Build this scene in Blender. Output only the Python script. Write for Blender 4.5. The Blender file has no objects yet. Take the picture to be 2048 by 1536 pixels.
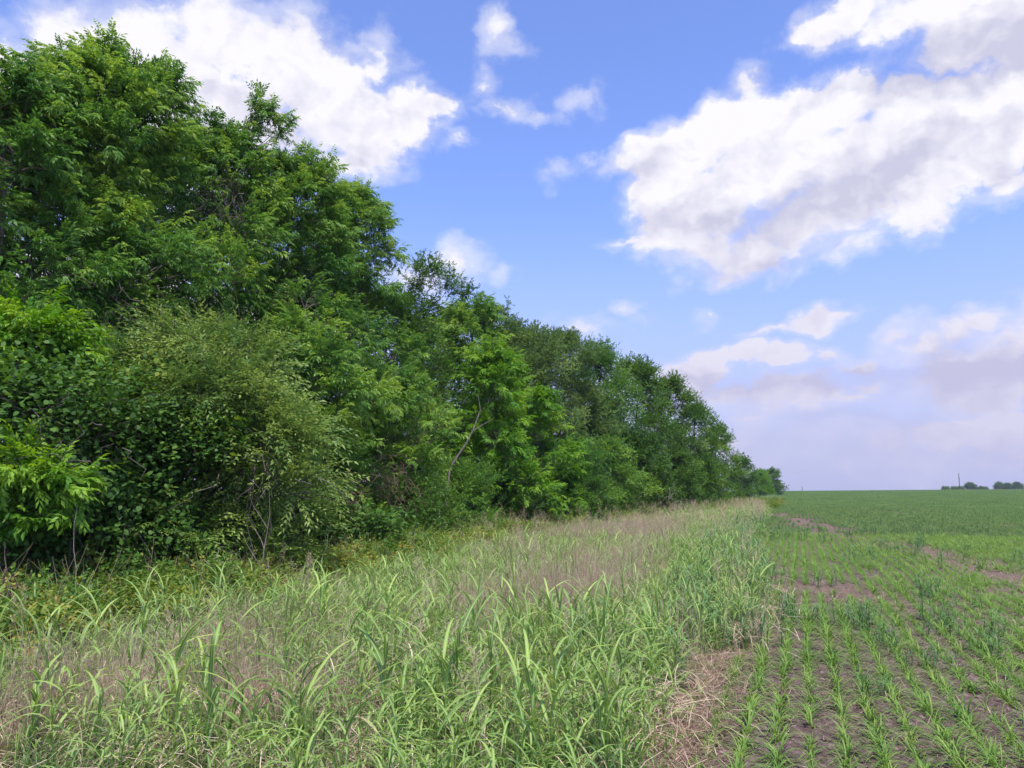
import bpy, math, random
import numpy as np
from mathutils import Vector, Matrix, Euler

# ------------------------------------------------------------------ camera
SC = bpy.context.scene
EYE = 1.6
YAW = math.radians(20.48)          # camera looks 20.5 deg left of the row direction (+Y)
PITCH = math.radians(7.70)
ROLL = math.radians(0.15)
cam_d = bpy.data.cameras.new('camera')
cam = bpy.data.objects.new('camera', cam_d)
SC.collection.objects.link(cam)
cam_d.sensor_width = 36.0
cam_d.lens = 36.0 * 1538.0 / 2048.0
cam_d.clip_start = 0.05
cam_d.clip_end = 9000
cam.location = (0, 0, EYE)
cam.rotation_euler = (Matrix.Rotation(YAW, 3, 'Z') @ Matrix.Rotation(math.pi / 2 + PITCH, 3, 'X') @ Matrix.Rotation(ROLL, 3, 'Z')).to_euler()
SC.camera = cam
SC.render.resolution_x, SC.render.resolution_y = 1024, 768
SC.view_settings.view_transform = 'Standard'
SC.view_settings.look = 'None'
SC.view_settings.exposure = 0.55
SC.view_settings.gamma = 1.0
SC.render.film_transparent = False
cy = SC.cycles
cy.max_bounces = 6
cy.diffuse_bounces = 3
cy.glossy_bounces = 2
cy.transmission_bounces = 3
cy.transparent_max_bounces = 4
cy.volume_bounces = 0
cy.sample_clamp_indirect = 4
cy.use_denoising = True
cy.denoiser = 'OPENIMAGEDENOISE'
cy.denoising_input_passes = 'RGB_ALBEDO_NORMAL'
cy.denoising_prefilter = 'ACCURATE'

# ------------------------------------------------------------------ bearings read off the photograph (2048 x 1536 grid)
def ray(u, v):
    x, y = u - 1024.0, 768.0 - v
    up = y * math.cos(PITCH) + 1538 * math.sin(PITCH)
    fw = 1538 * math.cos(PITCH) - y * math.sin(PITCH)
    c, s = math.cos(YAW), math.sin(YAW)
    return np.array([x * c - fw * s, x * s + fw * c, up])
def azel(u, v):
    r = ray(u, v)
    return math.atan2(r[0], r[1]), math.atan2(r[2], math.hypot(r[0], r[1]))
def ground(u, v):
    r = ray(u, v); t = EYE / -r[2]
    return r[0] * t, r[1] * t
def spot(u, d):                      # ground point d metres away on the bearing of column u
    r = ray(u, 976); h = math.hypot(r[0], r[1])
    return r[0] / h * d, r[1] / h * d
def height(u, v, d):                 # height above the ground plane of row v at distance d
    r = ray(u, v)
    return EYE + r[2] / math.hypot(r[0], r[1]) * d

# ------------------------------------------------------------------ sky, clouds and sun
SUN_EL, SUN_AZ = math.radians(66), math.radians(140)   # azimuth from +Y towards +X
W = bpy.data.worlds.new('World'); SC.world = W; W.use_nodes = True
nt = W.node_tree; nt.nodes.clear()
N, L = nt.nodes, nt.links
def nd(t, **k):
    n = N.new(t)
    for a, b in k.items(): setattr(n, a, b)
    return n
def mth(op, a, b=None, c=None, clamp=False):
    n = nd('ShaderNodeMath', operation=op, use_clamp=clamp)
    for i, q in enumerate((a, b, c)):
        if q is None: continue
        if isinstance(q, (int, float)): n.inputs[i].default_value = q
        else: L.new(q, n.inputs[i])
    return n.outputs[0]
def smooth(x, a, b, lo=0.0, hi=1.0):
    n = nd('ShaderNodeMapRange', interpolation_type='SMOOTHSTEP')
    L.new(x, n.inputs[0])
    for i, q in zip((1, 2, 3, 4), (a, b, lo, hi)): n.inputs[i].default_value = q
    return n.outputs[0]
def mixc(f, a, b, blend='MIX'):
    n = nd('ShaderNodeMix', data_type='RGBA', blend_type=blend)
    if isinstance(f, (int, float)): n.inputs[0].default_value = f
    else: L.new(f, n.inputs[0])
    for i, q in ((6, a), (7, b)):
        if isinstance(q, tuple): n.inputs[i].default_value = q + (1,) if len(q) == 3 else q
        else: L.new(q, n.inputs[i])
    return n.outputs[2]
tc = nd('ShaderNodeTexCoord')
sep = nd('ShaderNodeSeparateXYZ'); L.new(tc.outputs['Generated'], sep.inputs[0])
az = mth('ARCTAN2', sep.outputs[0], sep.outputs[1])
el = mth('ARCSINE', sep.outputs[2])
cmb = nd('ShaderNodeCombineXYZ'); L.new(az, cmb.inputs[0]); L.new(el, cmb.inputs[1])
AE = cmb.outputs[0]
def noise(vec, scale, detail, rough, off=(0, 0, 0), sy=1.0, dist=0.0, out='Fac'):
    m = nd('ShaderNodeMapping'); L.new(vec, m.inputs[0])
    m.inputs['Location'].default_value = off; m.inputs['Scale'].default_value = (1, sy, 1)
    n = nd('ShaderNodeTexNoise'); L.new(m.outputs[0], n.inputs['Vector'])
    n.inputs['Scale'].default_value = scale; n.inputs['Detail'].default_value = detail
    n.inputs['Roughness'].default_value = rough; n.inputs['Distortion'].default_value = dist
    return n.outputs[out]
# warped coordinates give ragged edges
wn = nd('ShaderNodeVectorMath', operation='SUBTRACT'); L.new(noise(AE, 9, 5, .6, (3, 1, 0), 1.3, out='Color'), wn.inputs[0]); wn.inputs[1].default_value = (.5, .5, .5)
ws = nd('ShaderNodeVectorMath', operation='SCALE'); L.new(wn.outputs[0], ws.inputs[0]); ws.inputs['Scale'].default_value = .085
wa = nd('ShaderNodeVectorMath', operation='ADD'); L.new(AE, wa.inputs[0]); L.new(ws.outputs[0], wa.inputs[1])
AEW = wa.outputs[0]
def blobs(lst, vec):
    """largest of (1 - elliptical distance) * weight over the listed cloud lobes"""
    out = None
    for u, v, ru, rv, rot, wt in lst:
        a, e = azel(u, v)
        vi = vec
        if out is not None:          # makes each lobe wait for the one before, which keeps the shader's memory small
            c = nd('ShaderNodeVectorMath', operation='MULTIPLY_ADD'); L.new(out, c.inputs[0]); c.inputs[1].default_value = (1e-7, 0, 0); L.new(vec, c.inputs[2]); vi = c.outputs[0]
        m = nd('ShaderNodeMapping', vector_type='TEXTURE'); L.new(vi, m.inputs[0])
        m.inputs['Location'].default_value = (a, e, 0)
        m.inputs['Rotation'].default_value = (0, 0, math.radians(rot))
        m.inputs['Scale'].default_value = (ru / 1560, rv / 1600, 1)
        ln = nd('ShaderNodeVectorMath', operation='LENGTH'); L.new(m.outputs[0], ln.inputs[0])
        f = mth('MULTIPLY', mth('SUBTRACT', 1.0, ln.outputs['Value']), wt)
        out = f if out is None else mth('SMOOTH_MAX', out, f, .12)
    return out
CLOUDS = [ # u, v, half width, half height (photo units), tilt deg, weight
    (60, 150, 250, 100, 12, 1), (250, 110, 260, 100, 4, 1), (460, 80, 230, 110, -4, 1), (570, 130, 150, 130, -25, 1), (-100, 170, 160, 110, 0, 1),
    (420, 240, 260, 130, 0, 1), (660, 200, 130, 110, -20, .9), (765, 110, 60, 100, -12, .55), (700, 260, 150, 110, 10, 1),
    (790, 240, 140, 85, 15, 1), (680, 330, 140, 80, 10, .9), (870, 225, 100, 50, 10, .7), (250, 300, 300, 130, 0, .9),
    (978, 172, 44, 44, -20, .42), (1000, 222, 100, 34, -5, .42), (1075, 238, 65, 22, 0, .45), (995, 50, 50, 48, 0, .55), (1010, 85, 60, 20, 0, .3),
    (1172, 195, 60, 34, 0, .42), (915, 520, 90, 55, 0, .75), (1010, 547, 70, 24, 5, .5), (830, 560, 90, 60, 0, .6), (908, 298, 30, 16, 0, .38),
    (1095, 350, 80, 22, 8, .32), (1170, 330, 30, 12, 0, .25),
    # the big cloud on the right
    (1240, 320, 75, 48, 15, 0.75), (1280, 285, 60, 40, 10, 1.04), (1350, 320, 120, 90, 20, 1.30), (1420, 270, 110, 75, 15, 1.30), (1500, 255, 110, 75, 10, 1.30), (1600, 240, 110, 80, 10, 1.30), (1700, 220, 110, 80, 5, 1.30), (1800, 225, 120, 80, 0, 1.30),
    (1900, 240, 140, 90, -5, 1.30), (1990, 260, 110, 100, -10, 1.30), (1560, 340, 240, 140, 12, 1.30), (1780, 310, 240, 130, 12, 1.30), (1660, 420, 240, 95, 16, 1.30), (1400, 440, 170, 100, 0, 1.30), (1380, 500, 150, 60, -10, 1.23),
    (1500, 500, 170, 60, 8, 1.17), (1265, 487, 110, 20, -6, 0.60), (1850, 390, 120, 70, 25, 1.10), (1500, 160, 50, 55, 0, 0.45), (1340, 400, 110, 90, 0, 1.23),
    (2020, 360, 95, 45, 25, 0.60), (1700, 490, 120, 40, 15, 0.60),
    # upper right bank
    (1700, 25, 110, 60, 20, .9), (1830, 15, 190, 85, -5, 1), (2000, 40, 240, 105, 5, 1), (2200, 60, 260, 160, 0, 1), (1980, 155, 140, 40, 0, .55), (1610, 60, 50, 40, 0, .5),
    # low clouds
    (1640, 632, 80, 36, 10, 0.80), (1560, 655, 90, 26, 10, 0.70), (1680, 625, 60, 14, 5, 0.60), (1232, 618, 50, 28, 10, .5), (1428, 625, 26, 18, 0, .32), (1170, 665, 120, 34, 0, .35), (1110, 700, 150, 50, 0, .3),
    (1985, 630, 52, 40, 0, 1.05), (1920, 660, 70, 38, 10, 1.05), (1850, 690, 80, 44, 18, 1.05), (1790, 672, 80, 30, 20, .7), (1940, 740, 260, 90, 5, 1.05), (2100, 690, 160, 110, 0, 1.05), (1720, 730, 90, 30, 0, 0.80),
    (1420, 705, 70, 34, 15, 1.05), (1500, 700, 60, 30, 5, 1.00), (1560, 712, 70, 34, 10, 0.95), (1650, 712, 60, 30, 10, 0.85), (1380, 735, 110, 34, 5, 0.95), (1330, 760, 140, 60, 0, 0.80), (1560, 790, 330, 80, 0, 0.80),
    (1730, 775, 56, 26, 15, 1.05), (1700, 800, 90, 22, 5, 0.90), (1610, 810, 80, 20, 0, 0.90), (1840, 850, 80, 26, 15, 0.90), (1900, 830, 60, 22, 10, 0.85), (2010, 850, 110, 34, 16, 1.05), (1990, 790, 90, 30, 10, 0.85), (1500, 830, 90, 18, 0, 0.70),
    (1850, 860, 460, 110, 0, .6), (1500, 880, 300, 80, 0, .5), (100, 640, 700, 170, 0, .9), (560, 660, 300, 120, 0, .8), (-500, 700, 500, 300, 0, .8),
]
F = blobs(CLOUDS, AEW)
def puffs(off):
    m_ = nd('ShaderNodeMapping'); L.new(AEW, m_.inputs[0]); m_.inputs['Location'].default_value = off; m_.inputs['Scale'].default_value = (1, 1.25, 1)
    v_ = nd('ShaderNodeTexVoronoi', feature='SMOOTH_F1', voronoi_dimensions='2D'); L.new(m_.outputs[0], v_.inputs['Vector'])
    v_.inputs['Scale'].default_value = 17; v_.inputs['Detail'].default_value = 2.5; v_.inputs['Roughness'].default_value = .55; v_.inputs['Smoothness'].default_value = .35
    return v_.outputs['Distance']
n1 = noise(AE, 11, 10, .60, (0, 0, 0), 1.35)
n2 = noise(AE, 5, 2, .5, (7, 3, 0), 1.5)
pf = puffs((0, 0, 0)); pfb = puffs((.009, -.017, 0))
dens0 = mth('ADD', mth('MULTIPLY', F, 2.0), mth('ADD', mth('MULTIPLY', mth('SUBTRACT', n1, .5), 2.8), mth('MULTIPLY', mth('SUBTRACT', .38, pf), .45)))
# crisp on some edges, wispy on others
soft = smooth(n2, .40, .62, .62, 1.35)
body = smooth(mth('DIVIDE', mth('SUBTRACT', dens0, .10), soft), 0.0, 1.0)
veil = smooth(dens0, -.35, .75, 0.0, .5)
cover = mth('MAXIMUM', body, veil)
# relief: the same puffs sampled a step towards the sun
n3 = noise(AE, 7, 5, .55, (2, 5, 0), 1.4); n3b = noise(AE, 7, 5, .55, (1.985, 5.035, 0), 1.4)
relief = mth('ADD', mth('MULTIPLY', mth('SUBTRACT', pf, pfb), .55), mth('MULTIPLY', mth('SUBTRACT', n3b, n3), 1.7))
SHADE = [
    (1600, 430, 300, 70, 18, 1.1), (1380, 450, 190, 50, 0, .95), (1790, 360, 170, 55, 25, 1.0), (1970, 110, 330, 70, 0, 1.4), (1500, 520, 160, 40, 5, .6),
    (1960, 750, 240, 56, 5, 1.2), (1900, 705, 80, 24, 20, .9), (1450, 755, 180, 30, 0, .9), (1600, 775, 260, 30, 0, .7), (1700, 905, 460, 50, 0, .6), (480, 220, 220, 60, 0, .35), (2010, 330, 60, 80, 0, .6),
    (1740, 745, 120, 26, 0, 1.2), (1720, 835, 160, 20, 0, .9), (1290, 335, 80, 26, 10, .6), (700, 310, 130, 40, 0, .4),
]
S = blobs(SHADE, AEW)
shade = mth('ADD', smooth(S, -.35, .95), relief, clamp=True)
# clear air: Nishita sky, slightly violet as the photograph's
sky = nd('ShaderNodeTexSky', sky_type='NISHITA')
sky.sun_disc = False; sky.sun_elevation = SUN_EL; sky.sun_rotation = SUN_AZ
sky.altitude = 0; sky.air_density = 1.0; sky.dust_density = 1.2; sky.ozone_density = 2.0
clear = mixc(1.0, sky.outputs[0], (1.32, 1.38, 1.95), 'MULTIPLY')
lowhaze = mixc(smooth(el, .0, .38, .85, .0), clear, (3.3, 3.4, 5.4))
white = (6.75, 6.65, 7.15); grey = (4.3, 4.3, 5.5)
cloudc = mixc(shade, white, grey)
# far cloud near the horizon takes on the air's lavender
cloudc = mixc(smooth(el, .02, .36, .66, .0), cloudc, (3.5, 3.4, 5.2))
final = mixc(cover, lowhaze, cloudc)
bg = nd('ShaderNodeBackground'); L.new(final, bg.inputs[0]); bg.inputs[1].default_value = .1
wo = nd('ShaderNodeOutputWorld'); L.new(bg.outputs[0], wo.inputs[0])
SC.world = W
W.cycles.sampling_method = 'MANUAL'; W.cycles.sample_map_resolution = 512

sun_d = bpy.data.lights.new('sun', 'SUN'); sun = bpy.data.objects.new('sun', sun_d); SC.collection.objects.link(sun)
sun_d.energy = 3.8; sun_d.angle = math.radians(5); sun_d.color = (1.0, .93, .80)
sd = Vector((math.sin(SUN_AZ) * math.cos(SUN_EL), math.cos(SUN_AZ) * math.cos(SUN_EL), math.sin(SUN_EL)))
sun.rotation_euler = sd.to_track_quat('Z', 'Y').to_euler()
sun.location = (0, 0, 40)
# ------------------------------------------------------------------ helpers
R = np.random.default_rng(11)
rnd = random.Random(5)
def link(o): SC.collection.objects.link(o); return o
def tag(o, label=None, cat=None, group=None, kind=None):
    if label: o['label'] = label
    if cat: o['category'] = cat
    if group: o['group'] = group
    if kind: o['kind'] = kind
    return o
def empty(name, loc):
    o = bpy.data.objects.new(name, None); link(o); o.location = loc; o.empty_display_size = .2; return o
class MB:
    """collects polygons of any size with a per-face tint and an optional per-corner uv"""
    def __init__(s): s.V = []; s.F = []; s.T = []; s.U = []; s.n = 0
    def add(s, v, f, tint=.5, uv=None):
        v = np.asarray(v, float).reshape(-1, 3); f = np.asarray(f, int)
        s.V.append(v); s.F.append(f + s.n); s.n += len(v)
        s.T.append(np.broadcast_to(np.asarray(tint, float), (len(f),)).copy())
        s.U.append(np.zeros((len(f) * f.shape[1], 2)) if uv is None else np.asarray(uv, float))
    def arrays(s):
        return np.concatenate(s.V), s.F, np.concatenate(s.T), np.concatenate(s.U)
    def mesh(s, name, mat, smooth=False):
        me = bpy.data.meshes.new(name)
        if not s.V: return me
        V = np.concatenate(s.V); T = np.concatenate(s.T); U = np.concatenate(s.U)
        sizes = np.concatenate([np.full(len(f), f.shape[1]) for f in s.F])
        idx = np.concatenate([f.ravel() for f in s.F])
        me.vertices.add(len(V)); me.vertices.foreach_set('co', V.astype(np.float32).ravel())
        me.loops.add(len(idx)); me.loops.foreach_set('vertex_index', idx.astype(np.int32))
        me.polygons.add(len(sizes))
        me.polygons.foreach_set('loop_start', np.concatenate([[0], np.cumsum(sizes)[:-1]]).astype(np.int32))
        me.polygons.foreach_set('loop_total', sizes.astype(np.int32))
        me.update(calc_edges=True)
        a = me.attributes.new('tint', 'FLOAT', 'FACE'); a.data.foreach_set('value', T.astype(np.float32))
        if np.any(U):
            uvl = me.uv_layers.new(name='UVMap'); uvl.data.foreach_set('uv', U.astype(np.float32).ravel())
        if smooth: me.polygons.foreach_set('use_smooth', np.ones(len(sizes), bool))
        me.materials.append(mat)
        return me
    def obj(s, name, mat, parent=None, smooth=False, lnk=True):
        o = bpy.data.objects.new(name, s.mesh(name, mat, smooth))
        if lnk: link(o)
        if parent: o.parent = parent
        return o
def unit(v):
    v = np.asarray(v, float); return v / np.maximum(np.linalg.norm(v, axis=-1, keepdims=True), 1e-9)
def tube(mb, pts, rad, sides=5, tint=.5):
    pts = np.asarray(pts, float); n = len(pts); rad = np.broadcast_to(rad, (n,))
    t = unit(np.gradient(pts, axis=0)); ref = np.array([0, 0, 1.]) if abs(t[0, 2]) < .9 else np.array([1., 0, 0])
    a = unit(np.cross(t, ref)); b = np.cross(t, a)
    th = np.linspace(0, 2 * np.pi, sides, endpoint=False)
    V = (pts[:, None] + rad[:, None, None] * (a[:, None] * np.cos(th)[None, :, None] + b[:, None] * np.sin(th)[None, :, None])).reshape(-1, 3)
    i, j = np.meshgrid(np.arange(n - 1), np.arange(sides), indexing='ij'); k = (j + 1) % sides
    F = np.stack([i * sides + j, i * sides + k, (i + 1) * sides + k, (i + 1) * sides + j], -1).reshape(-1, 4)
    mb.add(V, F, tint)
def bend(p, q, k=5, sag=.0, jit=.05, r=None):
    p, q = np.asarray(p, float), np.asarray(q, float); t = np.linspace(0, 1, k)[:, None]
    r = r or R
    m = p + (q - p) * t; d = np.linalg.norm(q - p)
    m[:, 2] += (sag * d * 4 * t * (1 - t))[:, 0]
    m[1:-1] += r.normal(0, jit * d, (k - 2, 3))
    return m
# lattice value noise (numpy)
_T = np.random.default_rng(3).random((256, 256))
def vnoise(x, y):
    xi, yi = np.floor(x).astype(int), np.floor(y).astype(int); fx, fy = x - xi, y - yi
    fx, fy = fx * fx * (3 - 2 * fx), fy * fy * (3 - 2 * fy)
    g = lambda a, b: _T[a & 255, b & 255]
    return (g(xi, yi) * (1 - fx) + g(xi + 1, yi) * fx) * (1 - fy) + (g(xi, yi + 1) * (1 - fx) + g(xi + 1, yi + 1) * fx) * fy
def fbm(x, y, o=4):
    s = 0; a = .5; t = 0
    for i in range(o): s = s + a * vnoise(x * 2 ** i + 17.3 * i, y * 2 ** i + 9.1 * i); t += a; a *= .5
    return s / t

# ------------------------------------------------------------------ lie of the land
def land(x, y):
    x = np.asarray(x, float); y = np.asarray(y, float); d = np.hypot(x, y)
    s = np.clip((d - 120) / 280, 0, 1); s = s * s * (3 - 2 * s)
    rise = s * (.35 + 1.3 * np.clip((x + 10) / 110, -.2, 1.2))
    f = np.clip((d - 420) / 900, 0, 1)
    return rise - 22 * f * f * (d > 420) + .04 * (vnoise(x / 7 + 5, y / 9) - .5) * np.clip(d / 10, 0, 1)
_ty, _tx = [0, 20, 32, 42, 55, 70, 95, 200, 420], [-10.6, -10.8, -9.6, -7.6, -5.6, -5.0, -5.0, -6.5, -8]
def tree_x(y): return np.interp(y, _ty, _tx)
_cy, _cx = [0, 4.9, 7.2, 8.5, 12, 21, 36, 77, 200, 420], [-.72, -.84, -.92, -.6, -.6, -1.3, -1.6, -3.6, -6, -7.5]
def crop_x(y): return np.interp(y, _cy, _cx)

# ------------------------------------------------------------------ materials
def newmat(name):
    m = bpy.data.materials.new(name); m.use_nodes = True; m.node_tree.nodes.clear(); return m, m.node_tree
def ramp(t, src, stops):
    r = t.nodes.new('ShaderNodeValToRGB'); t.links.new(src, r.inputs[0]); e = r.color_ramp.elements
    while len(e) < len(stops): e.new(.5)
    for q, (p, c) in zip(e, stops): q.position = p; q.color = c + (1,)
    return r.outputs[0]
def leaf_mat(name, stops, trans=.35, rough=.5, spec=.35, midrib=None, rand=.25):
    """blade or leaf: tint attribute picks the leaf's own colour, instances vary a little"""
    m, t = newmat(name); n, l = t.nodes, t.links
    at = n.new('ShaderNodeAttribute'); at.attribute_name = 'tint'
    oi = n.new('ShaderNodeObjectInfo')
    md = n.new('ShaderNodeMath'); md.operation = 'MULTIPLY_ADD'; l.new(oi.outputs['Random'], md.inputs[0]); md.inputs[1].default_value = rand; md.inputs[2].default_value = -rand / 2
    ad = n.new('ShaderNodeMath'); ad.operation = 'ADD'; ad.use_clamp = True; l.new(at.outputs['Fac'], ad.inputs[0]); l.new(md.outputs[0], ad.inputs[1])
    col = ramp(t, ad.outputs[0], stops)
    if midrib:
        uv = n.new('ShaderNodeUVMap'); sp = n.new('ShaderNodeSeparateXYZ'); l.new(uv.outputs[0], sp.inputs[0])
        a = n.new('ShaderNodeMath'); a.operation = 'SUBTRACT'; l.new(sp.outputs[0], a.inputs[0]); a.inputs[1].default_value = .5
        b = n.new('ShaderNodeMath'); b.operation = 'ABSOLUTE'; l.new(a.outputs[0], b.inputs[0])
        c = n.new('ShaderNodeMapRange'); l.new(b.outputs[0], c.inputs[0]); c.inputs[1].default_value = .05; c.inputs[2].default_value = .10; c.inputs[3].default_value = .8; c.inputs[4].default_value = 0
        # dry tips
        tp = n.new('ShaderNodeMapRange'); l.new(sp.outputs[1], tp.inputs[0]); tp.inputs[1].default_value = .86; tp.inputs[2].default_value = 1.0
        x = n.new('ShaderNodeMix'); x.data_type = 'RGBA'; l.new(c.outputs[0], x.inputs[0]); l.new(col, x.inputs[6]); x.inputs[7].default_value = midrib + (1,)
        x2 = n.new('ShaderNodeMix'); x2.data_type = 'RGBA'; l.new(tp.outputs[0], x2.inputs[0]); l.new(x.outputs[2], x2.inputs[6]); x2.inputs[7].default_value = (.32, .27, .13, 1)
        col = x2.outputs[2]
    p = n.new('ShaderNodeBsdfPrincipled'); l.new(col, p.inputs['Base Color']); p.inputs['Roughness'].default_value = rough; p.inputs['Specular IOR Level'].default_value = spec
    hs = n.new('ShaderNodeHueSaturation'); hs.inputs['Hue'].default_value = .485; hs.inputs['Saturation'].default_value = 1.1; hs.inputs['Value'].default_value = 1.35; l.new(col, hs.inputs['Color'])
    tr = n.new('ShaderNodeBsdfTranslucent'); l.new(hs.outputs[0], tr.inputs[0])
    mx = n.new('ShaderNodeMixShader'); mx.inputs[0].default_value = trans; l.new(p.outputs[0], mx.inputs[1]); l.new(tr.outputs[0], mx.inputs[2])
    o = n.new('ShaderNodeOutputMaterial'); l.new(mx.outputs[0], o.inputs[0])
    return m
def wood_mat(name, a, b, scale=14):
    m, t = newmat(name); n, l = t.nodes, t.links
    g = n.new('ShaderNodeNewGeometry'); mp = n.new('ShaderNodeMapping'); l.new(g.outputs['Position'], mp.inputs[0]); mp.inputs['Scale'].default_value = (1, 1, .25)
    nz = n.new('ShaderNodeTexNoise'); l.new(mp.outputs[0], nz.inputs['Vector']); nz.inputs['Scale'].default_value = scale; nz.inputs['Detail'].default_value = 4
    col = ramp(t, nz.outputs[0], [(.35, a), (.65, b)])
    p = n.new('ShaderNodeBsdfPrincipled'); l.new(col, p.inputs['Base Color']); p.inputs['Roughness'].default_value = .9
    bp = n.new('ShaderNodeBump'); l.new(nz.outputs[0], bp.inputs['Height']); bp.inputs['Strength'].default_value = .5; bp.inputs['Distance'].default_value = .02; l.new(bp.outputs[0], p.inputs['Normal'])
    o = n.new('ShaderNodeOutputMaterial'); l.new(p.outputs[0], o.inputs[0]); return m
# tint 0 = old dark leaf, 1 = young yellow green leaf
M = {}
M['pecan'] = leaf_mat('pecan_leaf', [(0, (.032, .10, .022)), (.45, (.074, .19, .036)), (.8, (.145, .285, .05)), (1, (.25, .39, .065))], trans=.4, spec=.22)
M['bright'] = leaf_mat('young_leaf', [(0, (.045, .15, .018)), (.5, (.085, .24, .024)), (1, (.23, .40, .045))], trans=.42, spec=.22)
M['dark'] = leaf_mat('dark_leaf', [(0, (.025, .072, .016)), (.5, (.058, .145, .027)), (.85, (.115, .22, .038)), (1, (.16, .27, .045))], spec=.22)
M['elm'] = leaf_mat('greyish_leaf', [(0, (.038, .088, .028)), (.5, (.080, .160, .046)), (1, (.17, .26, .07))], spec=.22)
M['olive'] = leaf_mat('olive_leaf', [(0, (.05, .115, .028)), (.5, (.105, .20, .048)), (1, (.28, .38, .09))], spec=.25)
M['vine'] = leaf_mat('vine_leaf', [(0, (.035, .09, .016)), (.5, (.075, .175, .03)), (.85, (.15, .26, .035)), (1, (.26, .29, .04))], rough=.55, spec=.2)
M['bramble'] = leaf_mat('bramble_leaf', [(0, (.045, .11, .020)), (.5, (.12, .20, .035)), (.85, (.27, .31, .05)), (1, (.38, .26, .07))], rough=.6, spec=.2)
M['bark'] = wood_mat('grey_bark', (.045, .035, .03), (.13, .11, .095))
M['palebark'] = wood_mat('pale_bark', (.07, .065, .05), (.16, .145, .115))
M['deadwood'] = wood_mat('dead_wood', (.16, .12, .11), (.38, .31, .27))
M['redbrush'] = wood_mat('dead_vine_wood', (.09, .05, .04), (.20, .12, .09))
M['crop'] = leaf_mat('crop_blade', [(0, (.075, .165, .034)), (.5, (.15, .275, .055)), (1, (.32, .43, .10))], trans=.35, rough=.55, spec=.2, rand=.35)
M['farcrop'] = leaf_mat('cloud_shadowed_crop_blade', [(0, (.06, .125, .040)), (.5, (.11, .195, .058)), (1, (.19, .28, .08))], trans=.3, rough=.6, spec=.15, rand=.5)  # darker, bluer crop copy: cloud shadow over the far field painted into the colour
M['johnson'] = leaf_mat('johnsongrass_blade', [(0, (.075, .17, .028)), (.5, (.165, .30, .05)), (1, (.34, .47, .10))], trans=.3, rough=.55, spec=.25, midrib=(.50, .55, .38), rand=.5)
M['weed'] = leaf_mat('weed_blade', [(0, (.045, .125, .038)), (.5, (.085, .20, .055)), (1, (.16, .29, .08))], trans=.3, rough=.55, spec=.22, midrib=(.36, .45, .28), rand=.3)
M['dry'] = leaf_mat('dry_grass', [(0, (.24, .17, .12)), (.5, (.52, .41, .29)), (1, (.76, .65, .46))], trans=.2, rough=.85, spec=.1, rand=.35)
M['straw'] = leaf_mat('straw_litter', [(0, (.10, .06, .045)), (.5, (.27, .175, .13)), (1, (.56, .43, .31))], trans=.05, rough=.85, spec=.1)

# ------------------------------------------------------------------ plants: blades
def blade(mb, base, az_, length, width, up, droop, segs=6, tint=.5, fold=.0, cols=2, twist=0., r=R):
    """arching grass blade; up = start angle from horizontal, droop = how far the tip turns down"""
    t = np.linspace(0, 1, segs + 1)
    ang = up - droop * t ** 1.4
    ds = length / segs
    h = np.concatenate([[0], np.cumsum(np.cos((ang[1:] + ang[:-1]) / 2) * ds)])
    z = np.concatenate([[0], np.cumsum(np.sin((ang[1:] + ang[:-1]) / 2) * ds)])
    a = az_ + twist * t
    d = np.stack([np.cos(a), np.sin(a), 0 * t], 1)
    p = np.asarray(base) + np.stack([np.cos(az_) * h, np.sin(az_) * h, z], 1) + np.stack([-np.sin(az_) * twist * .3 * h * t, np.cos(az_) * twist * .3 * h * t, 0 * t], 1)
    side = np.stack([-np.sin(a + twist), np.cos(a + twist), 0 * t], 1)
    nrm = np.stack([-np.sin(ang) * np.cos(a), -np.sin(ang) * np.sin(a), np.cos(ang)], 1)
    w = width * np.minimum(1, (t * 6 + .35)) * np.sqrt(np.clip(1 - t ** 2.2, 0, 1)); w[-1] = width * .03
    if cols == 2:
        A = p - side * w[:, None] / 2 + nrm * fold * w[:, None]; B = p; C = p + side * w[:, None] / 2 + nrm * fold * w[:, None]
        V = np.stack([A, B, C], 1).reshape(-1, 3); i = np.arange(segs)
        F = np.concatenate([np.stack([i * 3, i * 3 + 1, i * 3 + 4, i * 3 + 3], 1), np.stack([i * 3 + 1, i * 3 + 2, i * 3 + 5, i * 3 + 4], 1)])
        uu = np.tile([0, .5, 1.], segs + 1); vv = np.repeat(t, 3)
    else:
        A = p - side * w[:, None] / 2; C = p + side * w[:, None] / 2
        V = np.stack([A, C], 1).reshape(-1, 3); i = np.arange(segs)
        F = np.stack([i * 2, i * 2 + 1, i * 2 + 3, i * 2 + 2], 1)
        uu = np.tile([0, 1.], segs + 1); vv = np.repeat(t, 2)
    uv = np.stack([uu[F.ravel()], vv[F.ravel()]], 1)
    mb.add(V, F, tint, uv)
    return p

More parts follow.
